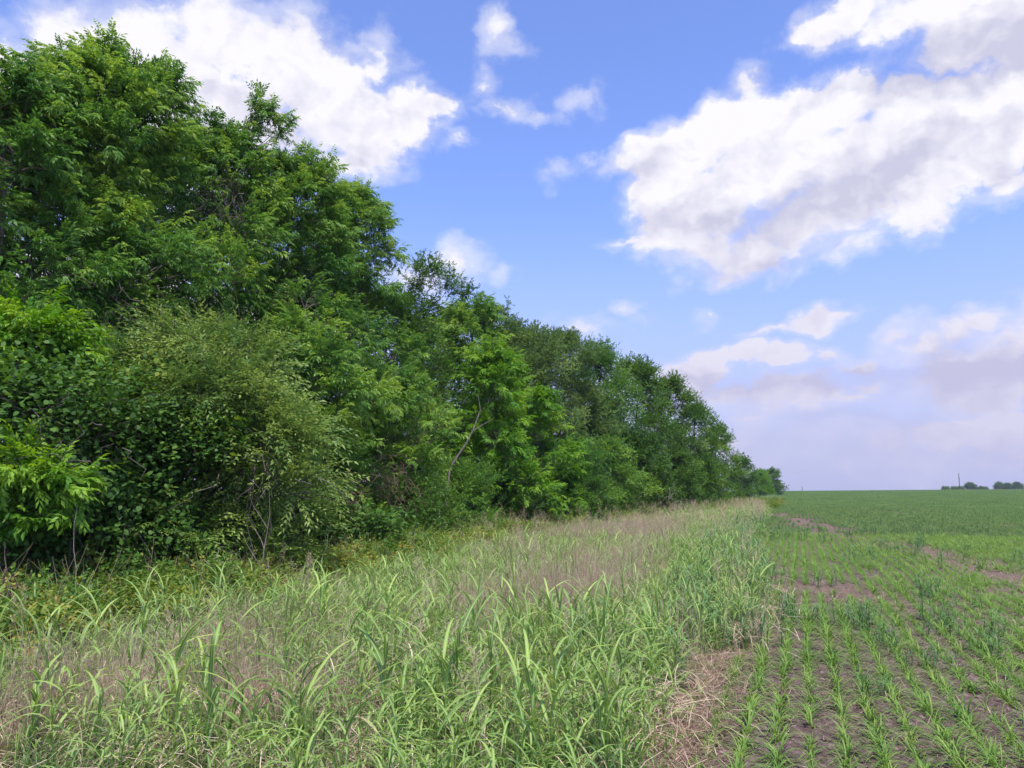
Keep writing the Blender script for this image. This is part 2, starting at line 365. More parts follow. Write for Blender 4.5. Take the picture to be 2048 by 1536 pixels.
# ------------------------------------------------------------------ plants: leafy sprays  (arrays n x k x 3 plus tint per leaf)
def leaf_shape(k):
    if k == 4: return np.array([[0, 0, 0], [.42, .5, .06], [1, 0, -.08], [.42, -.5, .06]])
    return np.array([[0, 0, 0], [.18, .42, .05], [.6, .46, .04], [1, 0, -.1], [.6, -.46, .04], [.18, -.42, .05]])
def put_leaves(pos, dirs, nrm, ln, wd, k):
    x = unit(dirs); z = unit(nrm - (nrm * x).sum(1, keepdims=True) * x); y = np.cross(z, x)
    s = leaf_shape(k)
    return pos[:, None] + ln[:, None, None] * s[None, :, :1] * x[:, None] + wd[:, None, None] * s[None, :, 1:2] * y[:, None] + ln[:, None, None] * s[None, :, 2:] * z[:, None]
def spray(kind, seed, n=1.0, size=1.0):
    r = np.random.default_rng(seed); P, D, Z, Ln, Wd, T = [], [], [], [], [], []
    twig = []
    def add(p, d, z, l, w, t): P.append(p); D.append(d); Z.append(z); Ln.append(l); Wd.append(w); T.append(t)
    if kind == 'pinnate':          # compound leaves hanging off a shoot
        Lh = .50; cnt = int(11 * n)
        for i in range(cnt):
            s = (i + .6) / cnt; base = np.array([Lh * s, 0, .10 * s - .12 * s * s])
            sg = 1 if i % 2 else -1; yaw = sg * r.uniform(.4, 1.6) * (1 - .5 * s); 
            rl = r.uniform(.14, .24); pit = r.uniform(-.5, .9)
            m = int(r.integers(3, 5)); young = .25 * s + r.normal(0, .09)
            for j in range(m + 1):
                q = (j + 1) / (m + 1); pp = pit - 1.1 * q
                c = base + rl * q * np.array([np.cos(yaw) * np.cos(pit - .45 * q), np.sin(yaw) * np.cos(pit - .45 * q), np.sin(pit - .45 * q)])
                if j == m:
                    add(c, (np.cos(yaw) * np.cos(pp), np.sin(yaw) * np.cos(pp), np.sin(pp)), (0, 0, 1) + r.normal(0, .2, 3), .095, .036, .5 + young); continue
                for e in (-1, 1):
                    a = yaw + e * r.uniform(.7, 1.1)
                    add(c, (np.cos(a), np.sin(a), np.sin(pp) - .25 + r.normal(0, .12)), (0, 0, 1) + r.normal(0, .3, 3), r.uniform(.07, .11), r.uniform(.028, .042), .45 + young + r.normal(0, .05))
        k = 4
    elif kind == 'small':          # fine twigs with small oval leaves
        for i in range(int(9 * n)):
            s = (i + .5) / 9 / n; b = np.array([.55 * s, 0, .06 * s]); a = (1 if i % 2 else -1) * r.uniform(.2, 1.7); e = r.uniform(-.7, 1.0); l = r.uniform(.12, .26)
            dd = np.array([np.cos(a) * np.cos(e), np.sin(a) * np.cos(e), np.sin(e)])
            for j in range(8):
                q = (j + 1) / 8; aa = a + (1 if j % 2 else -1) * .8
                add(b + dd * l * q, (np.cos(aa), np.sin(aa), e - .2 + r.normal(0, .3)), (0, 0, 1) + r.normal(0, .45, 3), r.uniform(.05, .075), r.uniform(.028, .044), .5 + .2 * s + r.normal(0, .12))
        k = 4
    elif kind == 'narrow':         # long thin arching shoots with narrow leaves
        for i in range(int(6 * n)):
            a = r.uniform(-.7, .7); e = r.uniform(-.1, .7); l = r.uniform(.45, .8); dr = r.uniform(.5, 1.4)
            for j in range(13):
                q = (j + 1) / 13; ee = e - dr * q; c = l * q * np.array([np.cos(a) * np.cos(e - dr * q / 2), np.sin(a) * np.cos(e - dr * q / 2), np.sin(e - dr * q / 2)])
                aa = a + (1 if j % 2 else -1) * r.uniform(.5, .9)
                add(c, (np.cos(aa), np.sin(aa), np.sin(ee) + r.normal(0, .2)), (0, 0, 1) + r.normal(0, .35, 3), r.uniform(.07, .10), r.uniform(.024, .034), .42 + .35 * q + r.normal(0, .1))
            twig.append((a, e, l, dr))
        k = 4
    else:                          # broad vine leaves facing the light
        for i in range(int(34 * n)):
            c = np.array([r.uniform(0, .6), r.normal(0, .16), r.normal(0, .12)])
            a = r.uniform(-1.4, 1.4); add(c, (np.cos(a), np.sin(a), r.uniform(-1.1, .1)), np.array((.5, 0, .8)) + r.normal(0, .4, 3), r.uniform(.05, .085), r.uniform(.045, .08), .5 + r.normal(0, .14))
        k = 6
    P, D, Z, Ln, Wd, T = map(np.array, (P, D, Z, Ln, Wd, T))
    return put_leaves(P * 1.0, D, Z, Ln * size, Wd * size, k), T
_SP = {}
def sprays(kind, n, size):
    key = (kind, n, size)
    if key not in _SP: _SP[key] = [spray(kind, 40 + i, n, size) for i in range(6)]
    return _SP[key]
def leaf_mass(mb, kind, pos, out, scale, tint, n=1.0, size=1.0, r=R):
    """sprays at pos, pointing along out"""
    tpl = sprays(kind, n, size); pos, out = np.asarray(pos), unit(out)
    up = np.array([0, 0, 1.]); ups = up + r.normal(0, .3, (len(pos), 3))
    X = out; Z = unit(ups - (ups * X).sum(1, keepdims=True) * X); Y = np.cross(Z, X)
    B = np.stack([X, Y, Z], 1) * np.asarray(scale)[:, None, None]      # rows
    which = r.integers(0, len(tpl), len(pos))
    for i, (vv, tt) in enumerate(tpl):
        s = np.where(which == i)[0]
        if not len(s): continue
        w = np.einsum('lkj,nji->nlki', vv, B[s]) + pos[s][:, None, None]
        nl, k = vv.shape[0], vv.shape[1]
        F = np.arange(len(s) * nl * k).reshape(-1, k)
        t = np.clip(tt[None] + tint[s][:, None], 0, 1).ravel()
        mb.add(w.reshape(-1, 3), F, t)
def shell(c, rad, n, r, lo=.66, down=.3):
    """points through the outer part of a lumpy ellipsoid, fewer underneath"""
    d = unit(r.normal(0, 1, (int(n * 1.7), 3))); keep = (d[:, 2] > -.25) | (r.random(len(d)) < down); d = d[keep][:n]
    f = lo + (1.06 - lo) * r.random(len(d)) ** .55
    f = f * (1 + .10 * np.sin(d[:, 0] * 5 + c[0]) + .10 * np.sin(d[:, 2] * 6 + c[1]))
    return np.asarray(c) + d * f[:, None] * np.asarray(rad), d
# ------------------------------------------------------------------ ground
def bare_amount(x, y):
    """1 where the crop failed: a curving strip and a few patches"""
    x = np.asarray(x, float); y = np.asarray(y, float)
    path = np.array([(-1.4, 52), (-.4, 42), (.9, 33), (1.9, 27), (2.9, 22.5), (3.5, 19), (3.7, 16), (4.4, 12.5)])
    d = np.full(x.shape, 1e9); wd = np.interp(y, [12, 18, 30, 52], [.55, .75, .9, 1.3])
    for a, b in zip(path[:-1], path[1:]):
        ab = b - a; t = np.clip(((x - a[0]) * ab[0] + (y - a[1]) * ab[1]) / (ab @ ab), 0, 1)
        d = np.minimum(d, np.hypot(x - a[0] - t * ab[0], (y - a[1] - t * ab[1])))
    k = np.interp(y, [12, 17, 22, 34, 50], [.95, .85, .62, .5, .45]) * np.clip(1.6 - d / wd, 0, 1)
    for cx, cy, rx, ry, w in [(.3, 13.0, 1.2, 2.0, .75), (-.8, 47, .8, 6, .5), (3.2, 14.4, .7, 1.3, .95), (-.45, 14, .5, 2.5, .7), (6, 60, 5, 3, .35), (14, 95, 9, 4, .35), (9, 40, 3, 1.2, .3)]:
        k = np.maximum(k, w * np.clip(1.6 - 1.2 * np.hypot((x - cx) / rx, (y - cy) / ry), 0, 1))
    return np.clip(k + (fbm(x * 1.3, y * .6, 3) - .5) * 1.3 * (k > .03), 0, 1)
def axis(lo, hi, step, far_lo, far_hi, grow=1.13):
    a = list(np.arange(lo, hi, step)); s = step; v = hi
    while v < far_hi: a.append(v); s *= grow; v += s
    s = step; v = lo - step; b = []
    while v > far_lo: b.append(v); s *= grow; v -= s
    return np.array(sorted(b) + a)
xs = axis(-1.6, 2.8, .028, -700, 1100, 1.09); ys = axis(3.9, 12.5, .034, -60, 1150, 1.06)
X, Y = np.meshgrid(xs, ys, indexing='ij')
cl = np.abs(fbm(X * 8, Y * 8, 4) - .5) * .09 + fbm(X * 34 + 7, Y * 34, 2) * .022 + fbm(X * 2, Y * 2, 2) * .02
rowd = np.abs(((X + .61) / .2) - np.round((X + .61) / .2))
cl = cl * 1.35
near = np.clip(1.4 - np.hypot(X, Y) / 40, 0, 1)
Z = land(X, Y) + (cl - .035 - .012 * (rowd < .15)) * near
g = MB(); nx, ny = len(xs), len(ys)
i, j = np.meshgrid(np.arange(nx - 1), np.arange(ny - 1), indexing='ij')
g.add(np.stack([X, Y, Z], -1).reshape(-1, 3), np.stack([i * ny + j, (i + 1) * ny + j, (i + 1) * ny + j + 1, i * ny + j + 1], -1).reshape(-1, 4))
m, t = newmat('soil'); n, l = t.nodes, t.links
ge = n.new('ShaderNodeNewGeometry')
def tn(scale, det, rough=.6, vec=None):
    q = n.new('ShaderNodeTexNoise'); l.new(vec or ge.outputs['Position'], q.inputs['Vector']); q.inputs['Scale'].default_value = scale; q.inputs['Detail'].default_value = det; q.inputs['Roughness'].default_value = rough; return q.outputs[0]
soilc = ramp(t, tn(14, 8, .78), [(.3, (.045, .030, .026)), (.53, (.15, .105, .09)), (.68, (.34, .265, .23))])
litter = ramp(t, tn(30, 4, .7), [(.35, (.09, .055, .042)), (.65, (.27, .19, .145))])
at = n.new('ShaderNodeAttribute'); at.attribute_name = 'litter'
mx = n.new('ShaderNodeMix'); mx.data_type = 'RGBA'; l.new(at.outputs['Fac'], mx.inputs[0]); l.new(soilc, mx.inputs[6]); l.new(litter, mx.inputs[7])
# standing crop far away is a closed green cover
gc = ramp(t, tn(.35, 5, .6), [(.35, (.055, .115, .042)), (.65, (.085, .16, .052))])
at2 = n.new('ShaderNodeAttribute'); at2.attribute_name = 'cover'
mx2 = n.new('ShaderNodeMix'); mx2.data_type = 'RGBA'; l.new(at2.outputs['Fac'], mx2.inputs[0]); l.new(mx.outputs[2], mx2.inputs[6]); l.new(gc, mx2.inputs[7])
p = n.new('ShaderNodeBsdfPrincipled'); l.new(mx2.outputs[2], p.inputs['Base Color']); p.inputs['Roughness'].default_value = .95; p.inputs['Specular IOR Level'].default_value = .15
bp = n.new('ShaderNodeBump'); l.new(tn(60, 5, .7), bp.inputs['Height']); bp.inputs['Strength'].default_value = 1.0; bp.inputs['Distance'].default_value = .02; l.new(bp.outputs[0], p.inputs['Normal'])
o = n.new('ShaderNodeOutputMaterial'); l.new(p.outputs[0], o.inputs[0])
go = g.obj('ground', m); tag(go, kind='structure')
go.data.polygons.foreach_set('use_smooth', np.ones(len(go.data.polygons), bool))
def vattr(name, val):
    a = go.data.attributes.new(name, 'FLOAT', 'POINT'); a.data.foreach_set('value', np.clip(val, 0, 1).astype(np.float32).ravel())
vattr('litter', np.clip((crop_x(Y) - X + .25) * 2 + (fbm(X * 2, Y * 2, 2) - .5) * 2, 0, 1) * .85 + .6 * bare_amount(X, Y))
vattr('cover', np.clip((np.hypot(X, Y) - 55) / 60, 0, .92))
# ------------------------------------------------------------------ trees
def make_tree(name, label, cat, group, u, d, top_v, Rr, kind, mat, bark='bark', lod=1.0, dens=1.0, lobes=None, extra=(), low=.12, tint0=0.0, seed=1, lean=0.0, flat=1.0, lobe_r=None, trunk_r=.13, base=None, h=None):
    """trunk + crown; extra = (u, v, radius m, distance m) boughs seen against the sky"""
    r = np.random.default_rng(seed)
    bx, by = spot(u, d) if base is None else base
    bz = float(land(bx, by)); H = (height(u, top_v, d) if h is None else h) - bz
    root = empty(name, (bx, by, bz)); tag(root, label, cat, group)
    wood = MB(); crown = MB()
    c0 = np.array([0, 0, 0.])
    L = []
    if lobes is None: lobes = int(9 + 3.2 * H * Rr / 6)
    lr = lobe_r or Rr * .52
    for i in range(lobes):
        zt_ = low + (1 - low) * ((i + .5) / lobes); z = H * zt_
        prof = math.sin(math.pi * min(1, max(.12, (zt_ * .80 + .22)))) ** .6
        a = i * 2.4 + r.uniform(-.5, .5); rad = Rr * prof * r.uniform(.3, .85) * flat
        q = lr * r.uniform(.75, 1.2) * (1 - .35 * zt_)
        z = min(z, H - q * .8)
        L.append((np.array([math.cos(a) * rad + lean * z, math.sin(a) * rad, z]), q))
    L.append((np.array([lean * H, 0, H - lr * .45]), lr * .5))
    for (eu, ev, er, ed) in extra:
        x, y = spot(eu, ed); L.append((np.array([x - bx, y - by, height(eu, ev, ed) - bz - .32]), er))
    # wood
    tw = trunk_r
    top = np.array([lean * H * .9, 0, H * .86]); tp = bend((0, 0, -.15), top, 8, 0, .018, r)
    tube(wood, tp, np.linspace(tw, tw * .18, 8), 7)
    for c, q in L:
        s = np.clip((c[2] - q * 1.2) / (H * .86), .08, .93); k = s * 7; k0 = int(k); p0 = tp[k0] + (tp[min(7, k0 + 1)] - tp[k0]) * (k - k0)
        rr = tw * (1 - .8 * s) * .55
        lb = bend(p0, c, 5, .06, .03, r); tube(wood, lb, np.linspace(rr, rr * .35, 5), 5)
        for e in range(5 if lod < 2.5 else 2):
            e1 = c + unit(r.normal(0, 1, 3) + (0, 0, .4)) * q * .85
            tube(wood, bend(lb[r.integers(2, 5)], e1, 4, .04, .05, r), np.linspace(rr * .35, .008, 4), 4)
    # leaves
    area = sum(4 * q * q for _, q in L)
    for c, q in L:
        nn = int(dens * dict(pinnate=.95, small=1.45, narrow=1.15, broad=1.1)[kind] * 46 * q * q * (1 if q > .8 else 1.3) / (lod ** 1.15)) + 6
        pts, dd = shell(c, (q, q, q * .85), nn, r)
        keep = pts[:, 2] > .12; pts, dd = pts[keep], dd[keep]
        axis_out = unit(pts * (1, 1, 0) + 1e-3)
        out = dd * .8 + axis_out * .5 + np.array([0, 0, .25]) + r.normal(0, .32, dd.shape)
        ti = tint0 + r.normal(0, .12) + r.normal(0, .10, len(pts)) + .25 * (r.random(len(pts)) < .06)
        leaf_mass(crown, kind, pts - dd * .25 * lod ** .5, out, r.uniform(.75, 1.15, len(pts)) * lod ** .62, ti, 1.0, 1.0 * lod ** .18, r)
        if lod < 2:
            for k in r.choice(len(pts), min(len(pts), 14), replace=False):
                tube(wood, bend(c + (pts[k] - c) * .35, pts[k] + out[k] * .2, 3, .03, .04, r), np.array([.009, .006, .003]), 3)
    o = wood.obj('trunk', M[bark], root); crown.obj('crown', M[mat], root)
    return root
HG = 'trees of the hedgerow'
T = make_tree
T('pecan_tree', 'tallest tree at the far left, crown reaching almost to the top of the picture', 'tree', HG, 150, 17, 110, 2.6, 'pinnate', 'pecan', seed=21, low=.3,
  extra=[(100, 120, .75, 16.5), (215, 105, .6, 17), (270, 150, .55, 17), (150, 80, .45, 17), (60, 190, .8, 16), (190, 180, .9, 16.5), (30, 250, 1.0, 16), (120, 250, 1.0, 16), (240, 240, .8, 17), (75, 100, .35, 17), (295, 175, .3, 17)], tint0=.05)
T('pecan_tree', 'tree cut off by the left edge of the picture beside the tallest one', 'tree', HG, -70, 15.5, 120, 2.2, 'pinnate', 'pecan', seed=22, low=.25, lod=1.15, extra=[(5, 130, .35, 15.5)])
T('pecan_tree', 'tall tree with one thin leafy bough sticking up above its crown', 'tree', HG, 400, 19.5, 250, 2.5, 'pinnate', 'pecan', seed=23, low=.22,
  extra=[(475, 190, .33, 19.5), (465, 225, .28, 19.5), (505, 215, .33, 19.5), (522, 240, .25, 19.5), (450, 275, .4, 19.5), (360, 290, .7, 19), (300, 330, .8, 18.5), (430, 320, .8, 19)], tint0=.02)
T('pecan_tree', 'broad mid green tree whose crown tops out just right of the bough that sticks up', 'tree', HG, 570, 21, 310, 2.5, 'pinnate', 'pecan', seed=24, low=.2, extra=[(600, 320, .45, 21), (640, 365, .5, 21), (540, 330, .6, 21), (500, 400, .8, 20)], tint0=.06)
T('pecan_tree', 'yellowish green tree on the sloping skyline with loose open branches on its right side', 'tree', HG, 690, 23.5, 375, 2.3, 'pinnate', 'pecan', seed=25, low=.2, extra=[(705, 385, .5, 23.5), (735, 440, .5, 23.5), (770, 490, .4, 23.5), (640, 430, .8, 23)], tint0=.08)
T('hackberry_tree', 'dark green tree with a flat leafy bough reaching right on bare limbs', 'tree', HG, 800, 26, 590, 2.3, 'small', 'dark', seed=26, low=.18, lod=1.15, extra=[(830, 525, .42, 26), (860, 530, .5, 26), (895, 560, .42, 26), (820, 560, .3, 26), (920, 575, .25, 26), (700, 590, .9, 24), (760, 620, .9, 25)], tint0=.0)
T('pecan_tree', 'rounded green tree between the flat leafy bough and the grey green twiggy tree', 'tree', HG, 945, 31, 600, 2.5, 'pinnate', 'pecan', seed=27, low=.15, lod=1.3, extra=[(950, 620, .7, 31), (900, 640, .8, 30)], tint0=.1)
T('elm_tree', 'grey green twiggy tree with a thin spike of twigs on top', 'tree', HG, 1040, 36, 655, 2.7, 'small', 'elm', seed=28, low=.12, lod=1.5, extra=[(1010, 612, .35, 36), (1015, 640, .5, 36), (1000, 665, .5, 36), (1060, 680, .7, 36), (1100, 675, .6, 37)])
T('elm_tree', 'grey green tree with a fine feathery top behind the bright green sapling', 'tree', HG, 1125, 39, 668, 2.6, 'small', 'elm', seed=29, low=.12, lod=1.55, extra=[(1140, 680, .6, 39)], tint0=.05)
T('hackberry_tree', 'green tree with two small tufts rising from its top on the middle skyline', 'tree', HG, 1200, 42, 700, 2.6, 'small', 'pecan', seed=30, low=.1, lod=1.6, extra=[(1185, 692, .35, 42), (1212, 690, .4, 42), (1170, 715, .6, 42)])
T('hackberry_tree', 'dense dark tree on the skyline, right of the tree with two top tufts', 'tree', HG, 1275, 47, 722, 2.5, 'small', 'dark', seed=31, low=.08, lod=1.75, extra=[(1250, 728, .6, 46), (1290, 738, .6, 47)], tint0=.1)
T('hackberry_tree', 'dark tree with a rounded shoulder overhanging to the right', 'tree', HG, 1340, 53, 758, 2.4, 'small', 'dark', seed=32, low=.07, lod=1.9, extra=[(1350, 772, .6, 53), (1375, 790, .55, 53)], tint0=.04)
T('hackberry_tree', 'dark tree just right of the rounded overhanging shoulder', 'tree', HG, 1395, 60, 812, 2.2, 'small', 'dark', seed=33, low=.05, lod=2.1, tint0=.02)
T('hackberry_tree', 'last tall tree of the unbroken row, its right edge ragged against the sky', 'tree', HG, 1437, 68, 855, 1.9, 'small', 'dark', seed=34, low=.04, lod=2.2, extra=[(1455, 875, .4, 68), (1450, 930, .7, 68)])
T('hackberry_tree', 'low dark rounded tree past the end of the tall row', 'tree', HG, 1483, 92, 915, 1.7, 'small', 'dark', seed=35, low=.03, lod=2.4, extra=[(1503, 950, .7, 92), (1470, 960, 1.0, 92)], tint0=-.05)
T('hackberry_tree', 'lighter green rounded tree in the far clump on the horizon', 'tree', HG, 1520, 170, 942, 2.8, 'small', 'bright', seed=36, low=.02, lod=3.6, tint0=-.15)
T('hackberry_tree', 'darker right hand tree in the far clump on the horizon', 'tree', HG, 1545, 200, 940, 2.5, 'small', 'dark', seed=37, low=.02, lod=3.8)
# a second line of trees seen through and above the first
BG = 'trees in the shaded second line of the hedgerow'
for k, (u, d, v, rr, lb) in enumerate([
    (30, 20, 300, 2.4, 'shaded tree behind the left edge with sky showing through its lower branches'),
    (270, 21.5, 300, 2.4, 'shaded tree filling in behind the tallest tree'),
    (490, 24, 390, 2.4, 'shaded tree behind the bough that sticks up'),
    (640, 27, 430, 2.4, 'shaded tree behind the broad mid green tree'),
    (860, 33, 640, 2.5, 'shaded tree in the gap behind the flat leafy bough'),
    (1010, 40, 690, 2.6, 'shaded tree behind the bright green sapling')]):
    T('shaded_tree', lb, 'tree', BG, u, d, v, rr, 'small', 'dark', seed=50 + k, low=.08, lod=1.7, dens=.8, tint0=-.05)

# ------------------------------------------------------------------ shrubs, saplings and vines in front
SG = 'shrubs and saplings along the foot of the trees'
def S(*a, **k): return make_tree(*a, **{**dict(trunk_r=.05, low=.05), **k})
S('olive_shrub', 'large olive green shrub of fine arching shoots in front of the left trees', 'shrub', SG, 400, 13.3, 660, 1.95, 'narrow', 'olive', seed=61, dens=1.0, lobes=16,
  extra=[(330, 680, .7, 13.2), (250, 700, .6, 13.2), (480, 800, .8, 12.4), (540, 860, .7, 12.2), (590, 930, .55, 12.0), (420, 760, .8, 12.6), (300, 780, .8, 12.8)], tint0=.02, bark='palebark')
S('vine_thicket', 'dark thicket of broad leaved vine at the lower left edge', 'vine', SG, 60, 11.9, 720, 1.75, 'broad', 'vine', seed=62, dens=1.2, lobes=14, tint0=-.05)
S('vine_thicket', 'broad leaved vine climbing between the left thicket and the olive green shrub', 'vine', SG, 225, 12.3, 745, 1.6, 'broad', 'vine', seed=63, dens=1.2, lobes=14, tint0=0, extra=[(380, 870, .6, 11.8), (370, 830, .4, 11.8)])
S('young_tree', 'lime green sapling at the left edge above the vine thicket', 'sapling', SG, 15, 12.4, 630, .95, 'pinnate', 'bright', seed=64, low=.6, lobes=7, tint0=-.05, extra=[(60, 640, .5, 12.2), (110, 660, .35, 12.2)])
S('young_tree', 'bright yellow green spray of compound leaves near the left edge at mid height', 'sapling', SG, 20, 10.6, 890, .75, 'pinnate', 'bright', seed=65, low=.5, lobes=4, lobe_r=.36, tint0=.12, extra=[(40, 900, .32, 10.2), (90, 925, .26, 10.1), (125, 935, .2, 10.1)], dens=1.3)
S('young_tree', 'green young tree leaning out just right of the olive green shrub', 'sapling', SG, 620, 18, 640, 1.7, 'pinnate', 'pecan', seed=66, low=.1, lobes=14, tint0=.14, extra=[(640, 700, .6, 17), (670, 760, .55, 16.8), (640, 820, .5, 16.6)])
S('young_tree', 'green young tree with drooping leafy skirts left of the bare pale trunk', 'sapling', SG, 790, 21, 740, 1.8, 'pinnate', 'pecan', seed=67, low=.1, lobes=14, tint0=.1)
S('young_tree', 'bright green sapling with a pointed top before the grey green trees', 'sapling', SG, 985, 27, 690, 1.9, 'pinnate', 'bright', seed=68, low=.2, lod=1.2, lobes=16, tint0=-.06, extra=[(950, 700, .35, 26.5), (975, 740, .5, 26.5)], bark='palebark')
S('young_tree', 'bright green bush spreading right of the pointed sapling', 'sapling', SG, 1075, 29, 780, 1.6, 'pinnate', 'bright', seed=69, low=.1, lod=1.25, lobes=12, tint0=-.08)
for k, (u, d, v, rr, kd, mt, lb) in enumerate([
    (1150, 31, 890, 1.6, 'small', 'pecan', 'rounded mid green bush below the feathery topped tree'),
    (1215, 35, 880, 1.7, 'small', 'pecan', 'rounded leafy bush with a small pointed crest below the middle skyline'),
    (1290, 41, 870, 1.7, 'small', 'dark', 'dark rounded bush at the foot of the trees right of the crested bush'),
    (1350, 47, 900, 1.5, 'small', 'dark', 'dark bush hanging over the pale dead branches'),
    (1405, 55, 915, 1.5, 'small', 'dark', 'dark bush near the right end of the tall row'),
    (915, 24, 930, 1.5, 'small', 'pecan', 'leafy bush under the bare leaning trunk'),
    (1010, 27, 960, 1.4, 'small', 'dark', 'low dark bush at the foot of the bright green sapling'),
    (740, 15.2, 1030, .62, 'broad', 'vine', 'small fresh green vine covered bush standing clear of the dead brush'),
    (600, 15.5, 950, 1.2, 'small', 'dark', 'dark green bush right of the lowest olive shoots'),
    (330, 12.4, 1050, .42, 'narrow', 'olive', 'small grey green shrub tuft hanging before the dark hollow'),
    (840, 20, 960, 1.2, 'small', 'dark', 'dark bush right of the dead reddish brush'),
    (1100, 30, 980, 1.2, 'small', 'elm', 'low greyish bush beside the grass edge in the middle'),
    (520, 15.8, 1010, 1.0, 'small', 'dark', 'dark low bush behind the tall dead stalk')]):
    S('bush', lb, 'bush', SG, u, d, v, rr, kd, M and mt, seed=80 + k, low=.06, lobes=11, lod=max(1, d / 24), dens=1.1)
# the leaning bare trunk under the bright sapling
wb = MB(); x0, y0 = spot(885, 22.5); p0 = np.array([0, 0, -.1])
def rel(u, v, d): x, y = spot(u, d); return np.array([x - x0, y - y0, height(u, v, d)])
tube(wb, [p0, rel(900, 935, 23), rel(930, 890, 24), rel(945, 862, 24.5), rel(985, 838, 25.5)], [.042, .036, .03, .022, .008], 7)
tube(wb, [rel(945, 862, 24.5), rel(960, 820, 25), rel(955, 790, 25.3)], [.03, .02, .01], 5)
o = wb.obj('leaning_trunk', M['bark']); o.location = (x0, y0, 0); tag(o, 'bare pale trunk leaning right out of the leafy bushes', 'tree trunk')

print('FACES', sum(len(o.data.polygons) for o in SC.objects if o.type == 'MESH'))
# ------------------------------------------------------------------ scatter: one object whose points carry copies of a few hidden plants
def template_collection(name, objs):
    c = bpy.data.collections.new(name)
    for o in objs: c.objects.link(o)
    return c
def scatter(name, pos, rotz, scale, idx, coll, label, cat, tilt=None):
    pos = np.asarray(pos, float); n = len(pos)
    me = bpy.data.meshes.new(name); me.vertices.add(n); me.vertices.foreach_set('co', pos.astype(np.float32).ravel())
    rot = np.zeros((n, 3)); rot[:, 2] = rotz
    if tilt is not None: rot[:, :2] = tilt
    for nm, ty, key, val in (('turn', 'FLOAT_VECTOR', 'vector', rot), ('grow', 'FLOAT', 'value', scale), ('pick', 'INT', 'value', idx)):
        a = me.attributes.new(nm, ty, 'POINT'); a.data.foreach_set(key, np.asarray(val, np.int32 if ty == 'INT' else np.float32).ravel())
    o = bpy.data.objects.new(name, me); link(o); tag(o, label, cat, kind='stuff')
    t = bpy.data.node_groups.new(name, 'GeometryNodeTree'); n_, l = t.nodes, t.links
    t.interface.new_socket('Geometry', in_out='INPUT', socket_type='NodeSocketGeometry'); t.interface.new_socket('Geometry', in_out='OUTPUT', socket_type='NodeSocketGeometry')
    gi, gout = n_.new('NodeGroupInput'), n_.new('NodeGroupOutput')
    ci = n_.new('GeometryNodeCollectionInfo'); ci.inputs['Collection'].default_value = coll; ci.inputs['Separate Children'].default_value = True; ci.inputs['Reset Children'].default_value = True
    ip = n_.new('GeometryNodeInstanceOnPoints'); ip.inputs['Pick Instance'].default_value = True
    def na(nm, ty):
        q = n_.new('GeometryNodeInputNamedAttribute'); q.data_type = ty; q.inputs['Name'].default_value = nm; return q.outputs['Attribute']
    er = n_.new('FunctionNodeEulerToRotation'); l.new(na('turn', 'FLOAT_VECTOR'), er.inputs[0])
    l.new(gi.outputs[0], ip.inputs['Points']); l.new(ci.outputs[0], ip.inputs['Instance']); l.new(na('pick', 'INT'), ip.inputs['Instance Index'])
    l.new(er.outputs[0], ip.inputs['Rotation']); l.new(na('grow', 'FLOAT'), ip.inputs['Scale']); l.new(ip.outputs[0], gout.inputs[0])
    md = o.modifiers.new('scatter', 'NODES'); md.node_group = t
    return o
def visible(x, y, pad=6.0):
    b = np.degrees(np.arctan2(x, y)); return (b > -54.5 - pad) & (b < 13.5 + pad)

# ---- crop plants
def crop_plant(mb, r, sc=1.0, segs=5, nb=9, base=(0, 0, 0), w=.011):
    for i in range(nb):
        a = r.uniform(0, 2 * np.pi); ln = sc * r.uniform(.11, .25)
        blade(mb, np.asarray(base) + (r.normal(0, .006), r.normal(0, .006), 0), a, ln, w * sc * r.uniform(.6, 1.1), r.uniform(.6, 1.5), r.uniform(1.0, 2.9), segs, .5 + r.normal(0, .15), cols=1, r=r)
crop_t = []
for k in range(8):
    mb = MB(); r = np.random.default_rng(300 + k); crop_plant(mb, r, r.uniform(.95, 1.2), 6, int(r.integers(13, 19)), w=.0095); crop_t.append(mb.obj('crop_plant', M['crop'], lnk=False))
ROW0, STEP = -.61, .2
plants = []
for ri in range(-14, 60):
    x0_ = ROW0 + ri * STEP
    y = 4.3
    while y < 30:
        y += abs(rnd.gauss(.050, .020)) + .010
        plants.append((x0_, y, ri))
P_ = np.array(plants); r = np.random.default_rng(9)
P_[:, 0] += r.normal(0, .010, len(P_)) + .03 * (fbm(P_[:, 0] * 3 + P_[:, 2] * 4, P_[:, 1] * 1.4, 2) - .5)
ok = visible(P_[:, 0], P_[:, 1]) & (P_[:, 0] > crop_x(P_[:, 1]) + .12 + .10 * r.normal(0, 1, len(P_)))
ok &= r.random(len(P_)) > .93 * bare_amount(P_[:, 0], P_[:, 1])
gap = vnoise(P_[:, 2] * 7.7, P_[:, 1] * 2.1); ok &= (gap > .20) | (r.random(len(P_)) < .25)
P_ = P_[ok]; dist = np.hypot(P_[:, 0], P_[:, 1]); o_ = np.argsort(dist); P_ = P_[o_]; dist = dist[o_]
inframe = visible(P_[:, 0], P_[:, 1], .3) & (P_[:, 1] > 4.75)
size = r.uniform(.5, 1.15, len(P_)) * (.68 + .45 * vnoise(P_[:, 2] * 3.3 + 4, P_[:, 1] * 1.1))
zz = land(P_[:, 0], P_[:, 1]); pick = r.integers(0, 8, len(P_)); rz = r.uniform(0, 6.28, len(P_))
single = np.where(inframe)[0][:300]
ordn = ['outermost', 'second', 'third', 'fourth', 'fifth', 'sixth', 'seventh', 'eighth', 'ninth', 'tenth', 'eleventh', 'twelfth', 'thirteenth', 'fourteenth', 'fifteenth']
